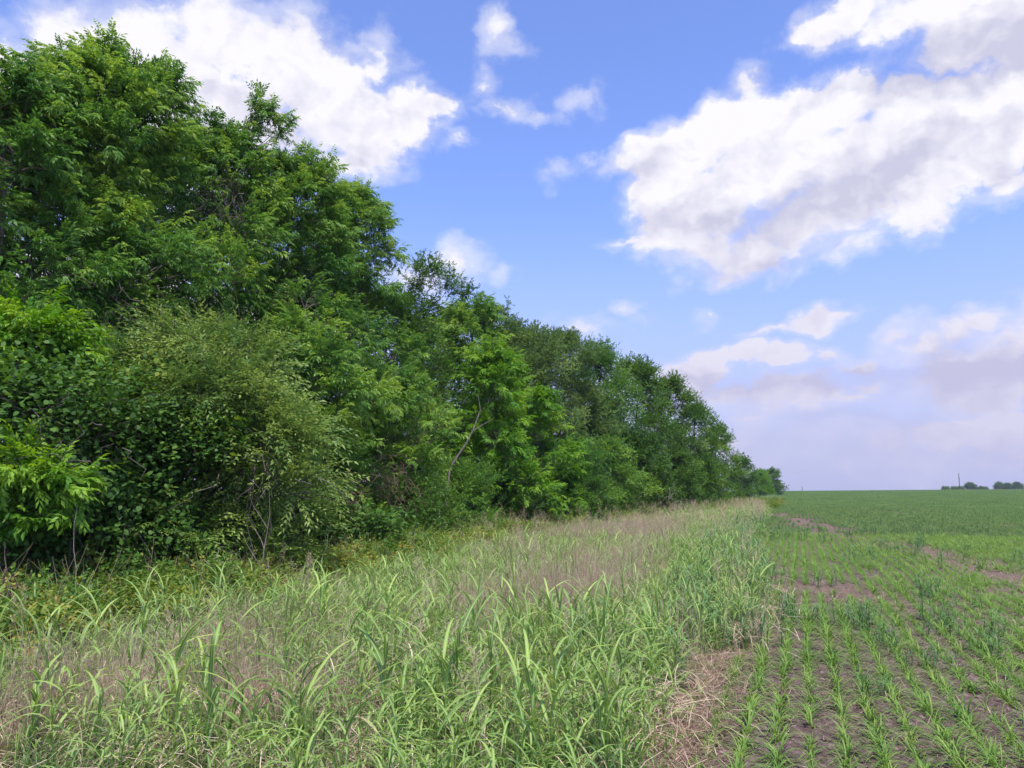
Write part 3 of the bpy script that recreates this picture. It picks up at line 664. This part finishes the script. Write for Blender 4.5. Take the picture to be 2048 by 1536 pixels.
for q in single:
    o = bpy.data.objects.new('crop_seedling', crop_t[pick[q]].data); link(o)
    ri = int(P_[q, 2]); w_ = ordn[max(0, min(14, ri))]
    o.location = (P_[q, 0], P_[q, 1], zz[q] - .01); o.rotation_euler = (r.normal(0, .08), r.normal(0, .08), rz[q]); o.scale = (size[q],) * 3
    tag(o, ('bright green seedling close to the bottom edge in the %s crop row from the weeds' if P_[q, 1] < 5.25 else 'bright green seedling just beyond the nearest ones in the %s crop row from the weeds') % w_, 'seedling', 'seedlings in the near end of the %s crop row' % w_)
rest = np.setdiff1d(np.arange(len(P_)), single)
cc = template_collection('crop plants', crop_t)
scatter('crop_rows', np.c_[P_[rest, 0], P_[rest, 1], zz[rest] - .01], rz[rest], size[rest], pick[rest], cc, 'green crop seedlings drilled in straight rows over the middle field', 'crop', r.normal(0, .08, (len(rest), 2)))
# ---- crop further off: short pieces of row, then squares of several rows
piece = []
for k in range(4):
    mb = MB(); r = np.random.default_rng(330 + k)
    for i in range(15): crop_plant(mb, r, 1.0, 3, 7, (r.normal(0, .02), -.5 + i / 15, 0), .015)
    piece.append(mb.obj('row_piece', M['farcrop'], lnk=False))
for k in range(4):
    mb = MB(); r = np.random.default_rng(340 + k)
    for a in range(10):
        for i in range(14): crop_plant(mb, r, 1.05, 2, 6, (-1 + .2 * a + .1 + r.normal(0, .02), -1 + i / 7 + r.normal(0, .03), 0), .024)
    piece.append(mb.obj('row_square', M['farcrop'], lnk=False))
pc = template_collection('crop row pieces', piece)
pos, rt, sc_, ix = [], [], [], []
r = np.random.default_rng(12)
for ri in range(-40, 300):
    x_ = ROW0 + ri * STEP
    yy = np.arange(30.5, 75, 1.0)
    for y_ in yy:
        x2 = x_
        if not visible(x2, y_, 4) or x2 < crop_x(y_) + .1: continue
        if r.random() < 1.1 * float(bare_amount(x2, y_)) ** .7: continue
        pos.append((x2, y_, float(land(x2, y_)))); rt.append(r.choice([0, math.pi]) + r.normal(0, .02)); sc_.append(r.uniform(.8, 1.1) * (.8 + .4 * float(vnoise(x2 * .5, y_ * .25)))); ix.append(r.integers(0, 4))
for y_ in np.arange(76, 430, 2.0):
    for x_ in np.arange(-10, 115, 2.0):
        if not visible(x_, y_, 2) or x_ < crop_x(y_) + 1: continue
        if r.random() < .8 * bare_amount(x_, y_) or r.random() < .03: continue
        pos.append((x_ + r.normal(0, .1), y_, float(land(x_, y_)))); rt.append(r.choice([0, math.pi]) + r.normal(0, .03)); sc_.append(r.uniform(.85, 1.1)); ix.append(r.integers(4, 8))
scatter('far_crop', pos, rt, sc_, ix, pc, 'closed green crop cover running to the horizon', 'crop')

# ---- johnsongrass and dry grass of the weedy strip
def johnson(mb, r, h=.9, leaves=8, base=(0, 0, 0), segs=7, w=.023, stalk=True, cols=2, spread=.06):
    a0 = r.uniform(0, 6.28); lx, ly = r.normal(0, spread * h, 2); base = np.asarray(base, float)
    def at(s): return base + np.array([lx * s * s, ly * s * s, h * s * .72])
    if stalk: tube(mb, [at(0), at(.33), at(.66), at(1)], np.array([.0062, .0055, .0045, .002]) * (w / .023), 4, .45)
    for i in range(leaves):
        s = .06 + .90 * i / max(1, leaves - 1); a = a0 + (i % 2) * math.pi + r.normal(0, .45)
        ln = h * r.uniform(.38, .62) * (1.05 - .35 * abs(s - .5)); up = r.uniform(.75, 1.3) + .15 * s
        blade(mb, at(s), a, ln, w * r.uniform(.7, 1.15), up, r.uniform(1.3, 2.9) * (1.1 - .3 * s), segs, .5 + r.normal(0, .12) + .1 * s, fold=.18, cols=cols, twist=r.normal(0, .35), r=r)
def tuft(mb, r, n, h, w, spread, tint, droop=(.6, 1.8), up=(1.1, 1.5), segs=4, cols=1):
    for i in range(n):
        b = r.normal(0, spread, 2)
        blade(mb, (b[0], b[1], 0), r.uniform(0, 6.28), h * r.uniform(.6, 1.15), w * r.uniform(.7, 1.2), r.uniform(*up), r.uniform(*droop), segs, tint + r.normal(0, .15), cols=cols, r=r)
gt = []; mats = []
def tp(mb, nm, m): gt.append(mb.obj(nm, M[m], lnk=False))
for k in range(6):                                     # 0-5 single big plants
    mb = MB(); r = np.random.default_rng(400 + k); johnson(mb, r, r.uniform(.75, 1.0), int(r.integers(7, 10)))
    johnson(mb, r, r.uniform(.4, .7), 6, (r.normal(0, .05), r.normal(0, .05), 0)); tp(mb, 'grass_a%d' % k, 'johnson')
for k in range(5):                                     # 6-10 clumps of several shoots, lighter geometry
    mb = MB(); r = np.random.default_rng(420 + k)
    for i in range(5): johnson(mb, r, r.uniform(.4, .85), 6, (r.normal(0, .13), r.normal(0, .13), 0), 4, .024, cols=1, stalk=True)
    tp(mb, 'grass_b%d' % k, 'johnson')
for k in range(4):                                     # 11-14 low fine green grass
    mb = MB(); r = np.random.default_rng(440 + k); tuft(mb, r, 34, .30, .006, .07, .5); tp(mb, 'grass_c%d' % k, 'crop' if k % 2 else 'weed')
for k in range(5):                                     # 15-19 dry standing stalks
    mb = MB(); r = np.random.default_rng(460 + k)
    for i in range(34):
        b = r.normal(0, .10, 2); h = r.uniform(.25, .75); q = b + r.normal(0, .12, 2)
        tube(mb, [(b[0], b[1], 0), ((b[0] + q[0]) / 2, (b[1] + q[1]) / 2, h * .55), (q[0] + r.normal(0, .03), q[1], h)], np.array([.0022, .0018, .0009]), 3, .5 + r.normal(0, .2))
        if i % 2 == 0: blade(mb, (b[0], b[1], h * .3), r.uniform(0, 6.28), r.uniform(.12, .3), .006, r.uniform(.3, 1.2), r.uniform(1, 3), 4, .55 + r.normal(0, .2), cols=1, twist=1., r=r)
    tp(mb, 'grass_d%d' % k, 'dry')
for k in range(5):                                     # 20-24 matted dry thatch
    mb = MB(); r = np.random.default_rng(480 + k)
    for i in range(70):
        b = r.normal(0, .16, 2); blade(mb, (b[0], b[1], r.uniform(0, .16)), r.uniform(0, 6.28), r.uniform(.12, .38), .005, r.uniform(-.2, .9), r.uniform(.3, 2.4), 4, .5 + r.normal(0, .22), cols=1, twist=r.normal(0, 1), r=r)
    tp(mb, 'grass_e%d' % k, 'dry')
for k in range(4):                                     # 25-28 dark blue green weed clumps
    mb = MB(); r = np.random.default_rng(500 + k)
    for i in range(4): johnson(mb, r, r.uniform(.3, .5), 6, (r.normal(0, .07), r.normal(0, .07), 0), 5, .019, cols=1)
    tp(mb, 'grass_f%d' % k, 'weed')
for k in range(4):                                     # 29-32 wide far clumps
    mb = MB(); r = np.random.default_rng(520 + k)
    for i in range(16): johnson(mb, r, r.uniform(.5, .95), 5, (r.uniform(-.5, .5), r.uniform(-.5, .5), 0), 3, .032, cols=1, stalk=False)
    tp(mb, 'grass_g%d' % k, 'johnson')
for k in range(3):                                     # 33-35 wide far dry grass
    mb = MB(); r = np.random.default_rng(540 + k)
    for i in range(60):
        b = r.uniform(-.5, .5, 2); blade(mb, (b[0], b[1], 0), r.uniform(0, 6.28), r.uniform(.5, .95), .011, r.uniform(1.2, 1.55), r.uniform(.2, 1.1), 3, .6 + r.normal(0, .18), cols=1, r=r)
    tp(mb, 'grass_h%d' % k, 'dry')
for k in range(4):                                     # 36-39 tall stems with open seed heads
    mb = MB(); r = np.random.default_rng(560 + k)
    for i in range(3):
        b = np.r_[r.normal(0, .06, 2), 0]; h = r.uniform(.75, 1.1); q = b + np.array([r.normal(0, .12), r.normal(0, .12), h]); p = bend(b, q, 6, 0, .012, r)
        tube(mb, p, np.linspace(.0028, .0012, 6), 3, .55 + r.normal(0, .15))
        for j in range(16):
            a = r.uniform(0, 6.28); z = p[4] + (p[5] - p[4]) * (j / 12 - .3); l_ = .09 * (1 - j / 20)
            tube(mb, [z, z + np.array([math.cos(a) * l_, math.sin(a) * l_, l_ * .6])], [.0012, .0022], 3, .6)
        for j in range(3): blade(mb, p[1 + j], r.uniform(0, 6.28), r.uniform(.15, .35), .009, r.uniform(.2, 1.2), r.uniform(1, 3), 5, .5 + r.normal(0, .2), cols=1, twist=r.normal(0, 1), r=r)
    tp(mb, 'grass_i%d' % k, 'dry')
gc_ = template_collection('grass plants', gt)
r = np.random.default_rng(77); PO, RZ, SCL, IX = [], [], [], []
def sow(n, y0_, y1_, lo, hi, wfun, scale):
    """n candidate plants between the tree foot and the crop edge; wfun gives the chance at (x, y)"""
    y = y0_ + (y1_ - y0_) * r.random(n); a, b = tree_x(y) + .2, crop_x(y) + .05
    x = a + (b - a) * r.random(n) + r.normal(0, .04, n) - .17 * (y < 8.5)
    k = visible(x, y, 5) & (r.random(n) < wfun(x, y)); x, y = x[k], y[k]
    PO.append(np.c_[x, y, land(x, y)]); RZ.append(r.uniform(0, 6.28, len(x))); SCL.append(r.uniform(*scale, len(x))); IX.append(r.integers(lo, hi + 1, len(x)))
def dryness(x, y):
    v = fbm(x * .45 + 3, y * .28 + 8, 3)
    v = v + .0
    v = v - .22 * np.clip(1.4 - np.hypot((x + 6.5) / 2.6, (y - 8) / 4), 0, 1)
    for cx, cy, rx, ry, w in [(-2.9, 9.6, 1.0, 2.4, .62), (-3.4, 15, 1.2, 3, .3), (-2.4, 13, .5, 1.3, .3), (-4.5, 4.2, 1.3, .8, .42), (-3.2, 4.3, .6, .5, .3), (-5.4, 5.8, 1.1, .7, .32), (-7.4, 7.6, .8, .8, .3), (-5.2, 24, 1.4, 5, .35), (-6.2, 8.5, .8, .8, .3)]:
        v = v + w * np.clip(1.3 - np.hypot((x - cx) / rx, (y - cy) / ry), 0, 1)
    edge = np.clip(1 - (crop_x(y) - x) / np.interp(y, [8, 25, 60], [1.3, 2.3, 2.6]), 0, 1)         # the margin beside the crop is all green
    return np.clip(v - .45 * edge - .5 * np.clip((4.4 - y) / 1, 0, 0), 0, 1)
gr = lambda x, y: np.clip(1.5 - 1.45 * dryness(x, y), .15, 1) * np.clip((x - tree_x(y) - np.interp(y, [0, 12, 20], [3.4, 2.8, 1.4])) / 1.8, .06, 1)
lowleft = lambda x, y: 1 - .35 * np.clip((-3.4 - x) / 1.2, 0, 1) * np.clip((7.5 - y) / 2, 0, 1)
dr = lambda x, y: lowleft(x, y) * np.clip(3.8 * dryness(x, y) - 1.9, .04, 1) * np.clip((x - tree_x(y) - 1.8) / 2.0, .03, 1)
sow(1700, 3.2, 8, 0, 5, gr, (.45, .9))
sow(2300, 8, 18, 0, 5, gr, (.42, .8))
sow(2200, 3.2, 14, 6, 10, gr, (.4, .75))
sow(4600, 14, 40, 6, 10, gr, (.5, .8))
sow(2600, 3.2, 12, 11, 14, lambda x, y: .8 + 0 * x, (.6, 1.3))
sow(1600, 20, 60, 11, 14, lambda x, y: .6 + 0 * x, (1.2, 2.0))
sow(2600, 12, 26, 11, 14, lambda x, y: .6 + 0 * x, (.8, 1.5))
sow(3600, 3.2, 12, 15, 19, dr, (.5, 1.0))
sow(3600, 12, 34, 15, 19, dr, (.55, 1.0))
sow(3000, 3.2, 12, 20, 24, lambda x, y: .42 + .58 * dr(x, y), (.7, 1.4))
sow(2600, 12, 30, 20, 24, lambda x, y: .12 + .85 * dr(x, y), (.9, 1.5))
sow(1500, 34, 100, 29, 32, lambda x, y: gr(x, y) * 1.2, (.55, .85))
sow(1500, 30, 100, 33, 35, dr, (.7, 1.0))
sow(260, 3.5, 16, 36, 39, lambda x, y: .6 * np.clip((x - tree_x(y) - 3.5) / 2, 0, 1), (.55, .9)); sow(900, 16, 60, 36, 39, lambda x, y: .7 + 0 * x, (.6, 1.05))
sow(1500, 100, 400, 25, 28, lambda x, y: .7 + 0 * x, (.7, 1.1)); sow(500, 100, 400, 33, 35, lambda x, y: .5 + 0 * x, (.3, .5))
# dark weed clumps that stand among the crop
for u, v, n, sp, s in [(1590, 1245, 5, .13, .7), (1720, 1262, 6, .16, .7), (1765, 1290, 3, .1, .65), (1895, 1255, 6, .2, .75), (1850, 1330, 4, .08, .6), (1690, 1235, 6, .2, .7), (1530, 1150, 7, .2, .75), (1840, 1095, 14, .8, .8),
                    (1790, 1105, 10, .7, .8), (1940, 1125, 9, .6, .8), (1740, 1060, 14, 1.4, .8), (1930, 1275, 7, .3, .7), (1770, 1395, 2, .05, .6), (1745, 1125, 8, .3, .7), (1640, 1065, 12, 1.5, .8), (1455, 1295, 14, .22, .75), (1480, 1265, 10, .2, .7), (1560, 1075, 24, 1.0, .9),
                    (1840, 1200, 8, .4, .7), (1620, 1165, 4, .3, .6)]:
    gx, gy = ground(u, v); x = gx + r.normal(0, sp, n); y = gy + r.normal(0, sp * 1.6, n)
    PO.append(np.c_[x, y, land(x, y)]); RZ.append(r.uniform(0, 6.28, n)); SCL.append(r.uniform(.65, 1.1, n) * s * 1.1); IX.append(r.integers(25, 29, n))
# the margin beside the crop, bluish green
sow(2600, 6.5, 40, 25, 28, lambda x, y: np.clip(1.2 - (crop_x(y) - x) / 1.2, 0, 1), (1.0, 1.5))
PO, RZ, SCL, IX = map(np.concatenate, (PO, RZ, SCL, IX))
scatter('grass', PO, RZ, SCL, IX, gc_, 'tall coarse green and dry tan grass of the uncut strip beside the trees', 'grass', r.normal(0, .10, (len(PO), 2)))
print('GRASS', len(PO), 'CROP', len(rest), len(pos))
# ------------------------------------------------------------------ brambles and seedling brush at the foot of the trees
ut = []
for k in range(4):
    mb = MB(); r = np.random.default_rng(600 + k)
    n = 7; pos = np.c_[r.normal(0, .16, (n, 2)), r.uniform(.02, .25, n)]; a = r.uniform(0, 6.28, n)
    leaf_mass(mb, 'broad', pos, np.c_[np.cos(a), np.sin(a), r.uniform(.1, 1.0, n)], r.uniform(.6, .9, n), r.normal(.12, .16, n), r=r)
    ut.append(mb.obj('under_a%d' % k, M['bramble'], lnk=False))
for k in range(4):
    mb = MB(); r = np.random.default_rng(610 + k)
    n = 9; pos = np.c_[r.normal(0, .18, (n, 2)), r.uniform(.05, .4, n)]; a = r.uniform(0, 6.28, n)
    leaf_mass(mb, 'small' if k % 2 else 'pinnate', pos, np.c_[np.cos(a), np.sin(a), r.uniform(.1, 1.2, n)], r.uniform(.6, .95, n), r.normal(.05, .12, n), r=r)
    ut.append(mb.obj('under_b%d' % k, M['bramble'] if k < 2 else M['vine'], lnk=False))
for k in range(3):
    mb = MB(); r = np.random.default_rng(620 + k)
    for i in range(26):
        b = np.r_[r.normal(0, .2, 2), 0]; h = r.uniform(.3, 1.1)
        tube(mb, bend(b, b + np.array([r.normal(0, .25), r.normal(0, .25), h]), 5, 0, .05, r), np.array([.004, .0035, .003, .002, .001]), 3, .5 + r.normal(0, .2))
    ut.append(mb.obj('under_c%d' % k, M['dry'], lnk=False))
uc = template_collection('undergrowth plants', ut)
r = np.random.default_rng(88); n = 11000
y = 2 + 95 * r.random(n) ** 1.9; off = r.random(n) ** 1.3
x = tree_x(y) + np.interp(y, [0, 12, 25], [4.4, 3.8, 2.6]) - off * 6.5 + .9 * (vnoise(y * .5, y * 0 + 3) - .5)
_hx, _hy = spot(432, 13.4)
ok = visible(x, y, 6) & (np.hypot(x - _hx, y - _hy) > 1.25); x, y, off = x[ok], y[ok], off[ok]
px_ = np.where(r.random(len(x)) < .04, 2, np.where(r.random(len(x)) < .5 + .5 * off, 1, 0))
ix = np.where(px_ == 0, r.integers(0, 4, len(x)), np.where(px_ == 1, r.integers(4, 8, len(x)), r.integers(8, 11, len(x))))
sc2 = r.uniform(.55, 1.0, len(x)) + 1.25 * off ** 1.5 * np.clip(1.4 - y / 50, .1, 1)
scatter('undergrowth', np.c_[x, y, land(x, y)], r.uniform(0, 6.28, len(x)), sc2, ix, uc, 'tangled low brambles and leafy brush along the foot of the trees', 'undergrowth')

# ------------------------------------------------------------------ tall coarse grass plants that stand out in the foreground
def hero(label, gx, gy, h, n, seed, tilt=0., w=.028):
    r = np.random.default_rng(seed)
    root = empty('tall_grass_plant', (gx, gy, float(land(gx, gy)) - .01)); tag(root, label, 'grass plant', 'tall coarse grass plants standing out in the foreground')
    lx, ly = tilt, r.normal(0, .04)
    def at(s): return np.array([lx * s * s, ly * s * s, h * s * .8])
    mb = MB(); tube(mb, [at(0), at(.25), at(.5), at(.75), at(1)], [.0085, .008, .007, .005, .002], 6, .6); mb.obj('stem', M['crop'], root, smooth=True)
    a0 = r.uniform(0, 6.28)
    for i in range(n):
        s = .12 + .86 * i / (n - 1); mb = MB()
        blade(mb, at(s), a0 + (i % 2) * math.pi + r.normal(0, .4), h * r.uniform(.42, .62) * (1.1 - .45 * abs(s - .5)), w * r.uniform(.8, 1.15), r.uniform(.8, 1.3), r.uniform(1.0, 2.7) * (1.1 - .4 * s), 10, .52 + r.normal(0, .1), fold=.2, cols=2, twist=r.normal(0, .4), r=r)
        mb.obj('leaf', M['johnson'], root, smooth=True)
H_ = [('tall grass plant with a thick stem rising highest at the bottom centre', 905, 1500, .92, 9, .05), ('tall grass plant with one broad dark upright blade, left of the highest stem', 770, 1490, .80, 8, -.02),
      ('wide leaved grass plant arching over the straw covered soil at the bottom', 1230, 1520, .72, 8, .06), ('grass plant with long bowed blades near the bottom edge, left of the soil', 1110, 1515, .78, 8, .0),
      ('tall grass plant in front of the dry purple brown patch', 1070, 1400, .78, 7, .0), ('grass plant with a ladder of short stiff leaves left of the dry patch', 800, 1380, .88, 9, .02),
      ('upright grass plant with two long vertical blades on the left', 150, 1430, .66, 7, 0), ('slender yellow green grass plant standing alone before the brambles', 510, 1340, .95, 8, .02),
      ('bushy grass plant at the bottom left with blades bowed both ways', 330, 1500, .70, 9, .03), ('tall grass plant left of the bottom centre, leaning left', 590, 1500, .74, 8, -.08),
      ('grass plant cut by the bottom edge below the slender yellow green one', 480, 1530, .66, 8, .02), ('grass plant at the very left corner of the foreground', 60, 1520, .62, 8, .04),
      ('blue green grass plant at the edge of the crop beside the straw', 1350, 1380, .62, 7, .05), ('tall grass plant halfway between the dry patch and the crop', 1230, 1330, .72, 7, .0),
      ('grass plant with a fan of pale blades below the dry patch', 980, 1490, .62, 8, .03), ('grass plant with a drooping top behind the highest stem', 700, 1400, .80, 8, .0),
      ('grass plant standing before the yellow green brambles, left of centre', 410, 1420, .62, 8, .04)]
for k, (lb, u, v, h, n_, ti) in enumerate(H_):
    gx, gy = ground(u, v + 14); hero(lb, gx, gy, h, n_, 700 + k, ti)

# ------------------------------------------------------------------ dead stalks and dead brush
def stalk(label, u, d, vt, forks, seed, mat='deadwood', lean=0., name='dead_stalk', rad=.008):
    r = np.random.default_rng(seed); x0, y0 = spot(u, d); z0 = float(land(x0, y0)); h = height(u, vt, d) - z0
    root = MB(); p = bend((0, 0, 0), (lean * h * math.cos(YAW), lean * h * math.sin(YAW), h), 7, 0, .012, r); tube(root, p, np.linspace(rad, .0018, 7), 5)
    for i in range(forks):
        k = r.integers(2, 5); a = r.choice([0, math.pi]) + YAW + r.normal(0, .5); l_ = h * r.uniform(.25, .5)
        tube(root, bend(p[k], p[k] + np.array([math.cos(a) * l_ * .5, math.sin(a) * l_ * .5, l_ * .85]), 4, 0, .04, r), [rad * .6, rad * .45, rad * .3, .0015], 4)
    o = root.obj(name, M[mat]); o.location = (x0, y0, z0); tag(o, label, 'dead stalk', 'bare dead weed stalks before the trees')
for k, a in enumerate([('tallest bare forked grey stalk, standing before the dark shade left of centre', 533, 11.2, 985, 3), ('straight bare stalk on the left before the vine thicket', 172, 9.6, 1010, 0),
                       ('thin bare stalk slanting right, right of the tallest forked stalk', 628, 12.2, 1045, 0), ('cluster of pale bare stems below the hanging olive tuft', 305, 10.8, 1060, 2),
                       ('brown dead stalk at the grass edge before the middle bushes', 830, 15, 1040, 1), ('thin dead stalk just left of the purple brown grass', 930, 17.5, 1050, 1),
                       ('short brown dead stalk between the brambles and the small vine covered bush', 695, 14, 1085, 2), ('dead stalk at the very left edge of the grass', 3, 8.3, 1090, 0),
                       ('bare dead stalk in the hollow under the trees', 400, 12, 1075, 1)]):
    stalk(*a, seed=750 + k, lean=[.03, -.05, .28, .05, .02, -.03, .04, 0, .06][k])
def dead_brush(label, u, d, v, rr, n, mat, seed, droop=1.0, name='dead_brush', cat='dead brush'):
    r = np.random.default_rng(seed); x0, y0 = spot(u, d); z = height(u, v, d); mb = MB()
    for i in range(n):
        a = unit(r.normal(0, 1, 3)) * rr * r.random() ** .4; b = a + r.normal(0, rr * .55, 3) - np.array([0, 0, droop * rr * .5])
        tube(mb, bend(a, b, 5, .1, .08, r), np.linspace(.008, .0025, 5) * r.uniform(.6, 1.5), 3)
    for i in range(4):                      # stems that carry the tangle down to the ground
        a = r.normal(0, rr * .3, 3); tube(mb, bend(a, (a[0] * 2, a[1] * 2, -z), 6, 0, .04, r), np.linspace(.005, .008, 6), 4)
    o = mb.obj(name, M[mat]); o.location = (x0, y0, z); tag(o, label, cat)
dead_brush('reddish brown bundle of dead vines hanging in the shade below the trees', 690, 15.6, 990, .38, 170, 'redbrush', 780, 1.4)
dead_brush('dead reddish twigs showing under the crown right of the hanging vine bundle', 775, 18.5, 955, .6, 80, 'redbrush', 781)
dead_brush('curved bare grey twigs poking from the underside of the olive green shrub', 520, 11.6, 945, .6, 26, 'bark', 782, .4)
dead_brush('bare brown twigs low in the vine thicket at the left', 130, 10.6, 905, .7, 34, 'bark', 783, .3)
dead_brush('pale dead branches lying against the dark bushes at the right end of the grass', 1345, 38, 1020, .8, 46, 'deadwood', 784, .3)
dead_brush('brown dead twigs in the gap below the tallest tree', 215, 15, 640, .9, 50, 'bark', 785, .5)
dead_brush('brown dead twig mat inside the crown of the tree with the bough that sticks up', 415, 18.2, 410, .7, 110, 'bark', 786, .5)
dead_brush('heap of fallen dead brown stems at the left edge', 30, 9.0, 1195, .3, 60, 'redbrush', 787, .2)
dead_brush('broken pale twigs at the mouth of the dark hollow', 440, 10.4, 1175, .28, 40, 'deadwood', 788, .2)

# ------------------------------------------------------------------ straw and chaff on the soil
r = np.random.default_rng(91); st = MB()

def lay(x, y, l0, l1, w, lift):
    for xx, yy in zip(x, y):
        a = r.uniform(0, 6.28); ln = r.uniform(l0, l1); zb = float(land(xx, yy)) + r.uniform(.004, lift)
        blade(st, (xx, yy, zb), a, ln, w * r.uniform(.6, 1.6), r.normal(.05, .25), r.normal(.2, .4), 2, np.clip(.5 + r.normal(0, .25), 0, 1), cols=1, twist=r.normal(0, .4), r=r)
x = -.84 + r.normal(0, .14, 5200); y = r.uniform(4.3, 8.0, 5200); k = (x > crop_x(y) - .35) & (x < -.45); lay(x[k], y[k], .05, .24, .0045, .05)
for u, v, s, n_ in [(1410, 1340, .16, 420), (1450, 1320, .15, 350), (1360, 1450, .12, 420), (1330, 1500, .12, 420), (1480, 1400, .1, 140), (1440, 1460, .1, 120), (1730, 1400, .15, 90)]:
    gx, gy = ground(u, v); lay(gx + r.normal(0, s, n_), gy + r.normal(0, s * 1.5, n_), .04, .20, .004, .04)
x = r.uniform(-.9, 2.6, 11000); y = r.uniform(4.5, 13, 11000); k = fbm(x * 1.2, y * .8, 2) > .42; lay(x[k], y[k], .015, .10, .0045, .014)
x = r.uniform(-.9, 2.6, 2400); y = r.uniform(4.5, 13, 2400); lay(x, y, .06, .20, .005, .02)
x = r.uniform(-1.5, 6.0, 5200); y = r.uniform(12, 30, 5200); k = (bare_amount(x, y) > .3); lay(x[k], y[k], .04, .16, .010, .02)
o = st.obj('straw_litter', M['straw']); tag(o, 'tan straw and chopped stalks lying on the bare soil between the crop rows', 'straw', kind='stuff')
# clods and pebbles
cb = MB(); n = 4500; x = r.uniform(-.9, 2.4, n); y = r.uniform(4.4, 11, n)
ico = np.array([(1, 0, 0), (0, 1, 0), (-1, 0, 0), (0, -1, 0), (0, 0, .8), (0, 0, -.5)]); tri = np.array([(0, 1, 4), (1, 2, 4), (2, 3, 4), (3, 0, 4), (1, 0, 5), (2, 1, 5), (3, 2, 5), (0, 3, 5)])
for xx, yy in zip(x, y):
    s = .006 + .014 * r.random() ** 3; cb.add((ico + r.normal(0, .25, (6, 3))) * s * (1, 1, .8) + (xx, yy, float(land(xx, yy)) + s * .3), tri)
o = cb.obj('clods', m); tag(o, 'small crumbly clods on the soil between the rows', 'clods', kind='stuff')

# ------------------------------------------------------------------ beyond the rise
FT = 'trees just showing over the horizon at the right'
for k, (u, v, d, rr, lb) in enumerate([(1942, 966, 620, 3.2, 'dark rounded tree on the horizon just right of the tall pole'), (1999, 965, 640, 2.8, 'dark tree on the horizon, first of the close pair near the right edge'),
                                   (2016, 967, 640, 2.2, 'small dark tree on the horizon, second of the close pair near the right edge'), (2036, 965, 640, 3.0, 'dark spreading tree on the horizon nearest the right edge'),
                                   (1914, 975, 600, 4.0, 'low flat topped tree on the horizon at the foot of the tall pole'), (1892, 975, 600, 1.5, 'tiny dark bush top on the horizon, leftmost of the far trees'),
                                   (1965, 975, 620, 3.4, 'low dark tree top between the rounded tree and the close pair')]):
    T('far_tree', lb, 'tree', FT, u, d, v, rr, 'small', 'dark', seed=900 + k, low=.15, lod=9, dens=1.6, lobes=12, trunk_r=.3, tint0=-.15)
def pole(label, u, d, v, name='utility_pole'):
    x, y = spot(u, d); zb = float(land(x, y)); h = height(u, v, d) - zb
    root = empty(name, (x, y, zb)); tag(root, label, 'pole')
    mb = MB(); tube(mb, [(0, 0, -.5), (0, 0, h * .5), (0, 0, h - .25), (0, 0, h - .2)], [.22, .18, .15, .06], 9); mb.obj('post', M['bark'], root)
    mb = MB(); tube(mb, [(0, 0, h - .3), (0, 0, h - .1), (0, 0, h)], [.06, .10, .04], 8); mb.obj('insulator', M['deadwood'], root)
    mb = MB(); tube(mb, [(.24, 0, h * .62), (.24, 0, h * .72)], [.09, .09], 8); tube(mb, [(0, 0, h * .67), (.24, 0, h * .67)], [.05, .05], 4); mb.obj('fuse_bracket', M['bark'], root)
pole('tall dark wooden pole standing on the horizon at the right', 1920, 470, 943)
pole('tiny pale post on the horizon just right of the far clump', 1605, 640, 971)

# ------------------------------------------------------------------ air between here and the horizon
hz = MB(); bx_ = np.array([(-800, -80, -60), (1200, -80, -60), (1200, 1250, -60), (-800, 1250, -60), (-800, -80, 20), (1200, -80, 20), (1200, 1250, 20), (-800, 1250, 20)], float)
HAZE = .0002
hm, ht = newmat('haze'); pv = ht.nodes.new('ShaderNodeVolumePrincipled'); pv.inputs['Color'].default_value = (.80, .85, 1, 1); pv.inputs['Density'].default_value = HAZE
ho = ht.nodes.new('ShaderNodeOutputMaterial'); ht.links.new(pv.outputs[0], ho.inputs['Volume'])

hz.add(bx_, [(0, 3, 2, 1), (4, 5, 6, 7), (0, 1, 5, 4), (1, 2, 6, 5), (2, 3, 7, 6), (3, 0, 4, 7)])
o = hz.obj('haze', hm); tag(o, 'thin summer haze over the field', 'haze', kind='stuff')
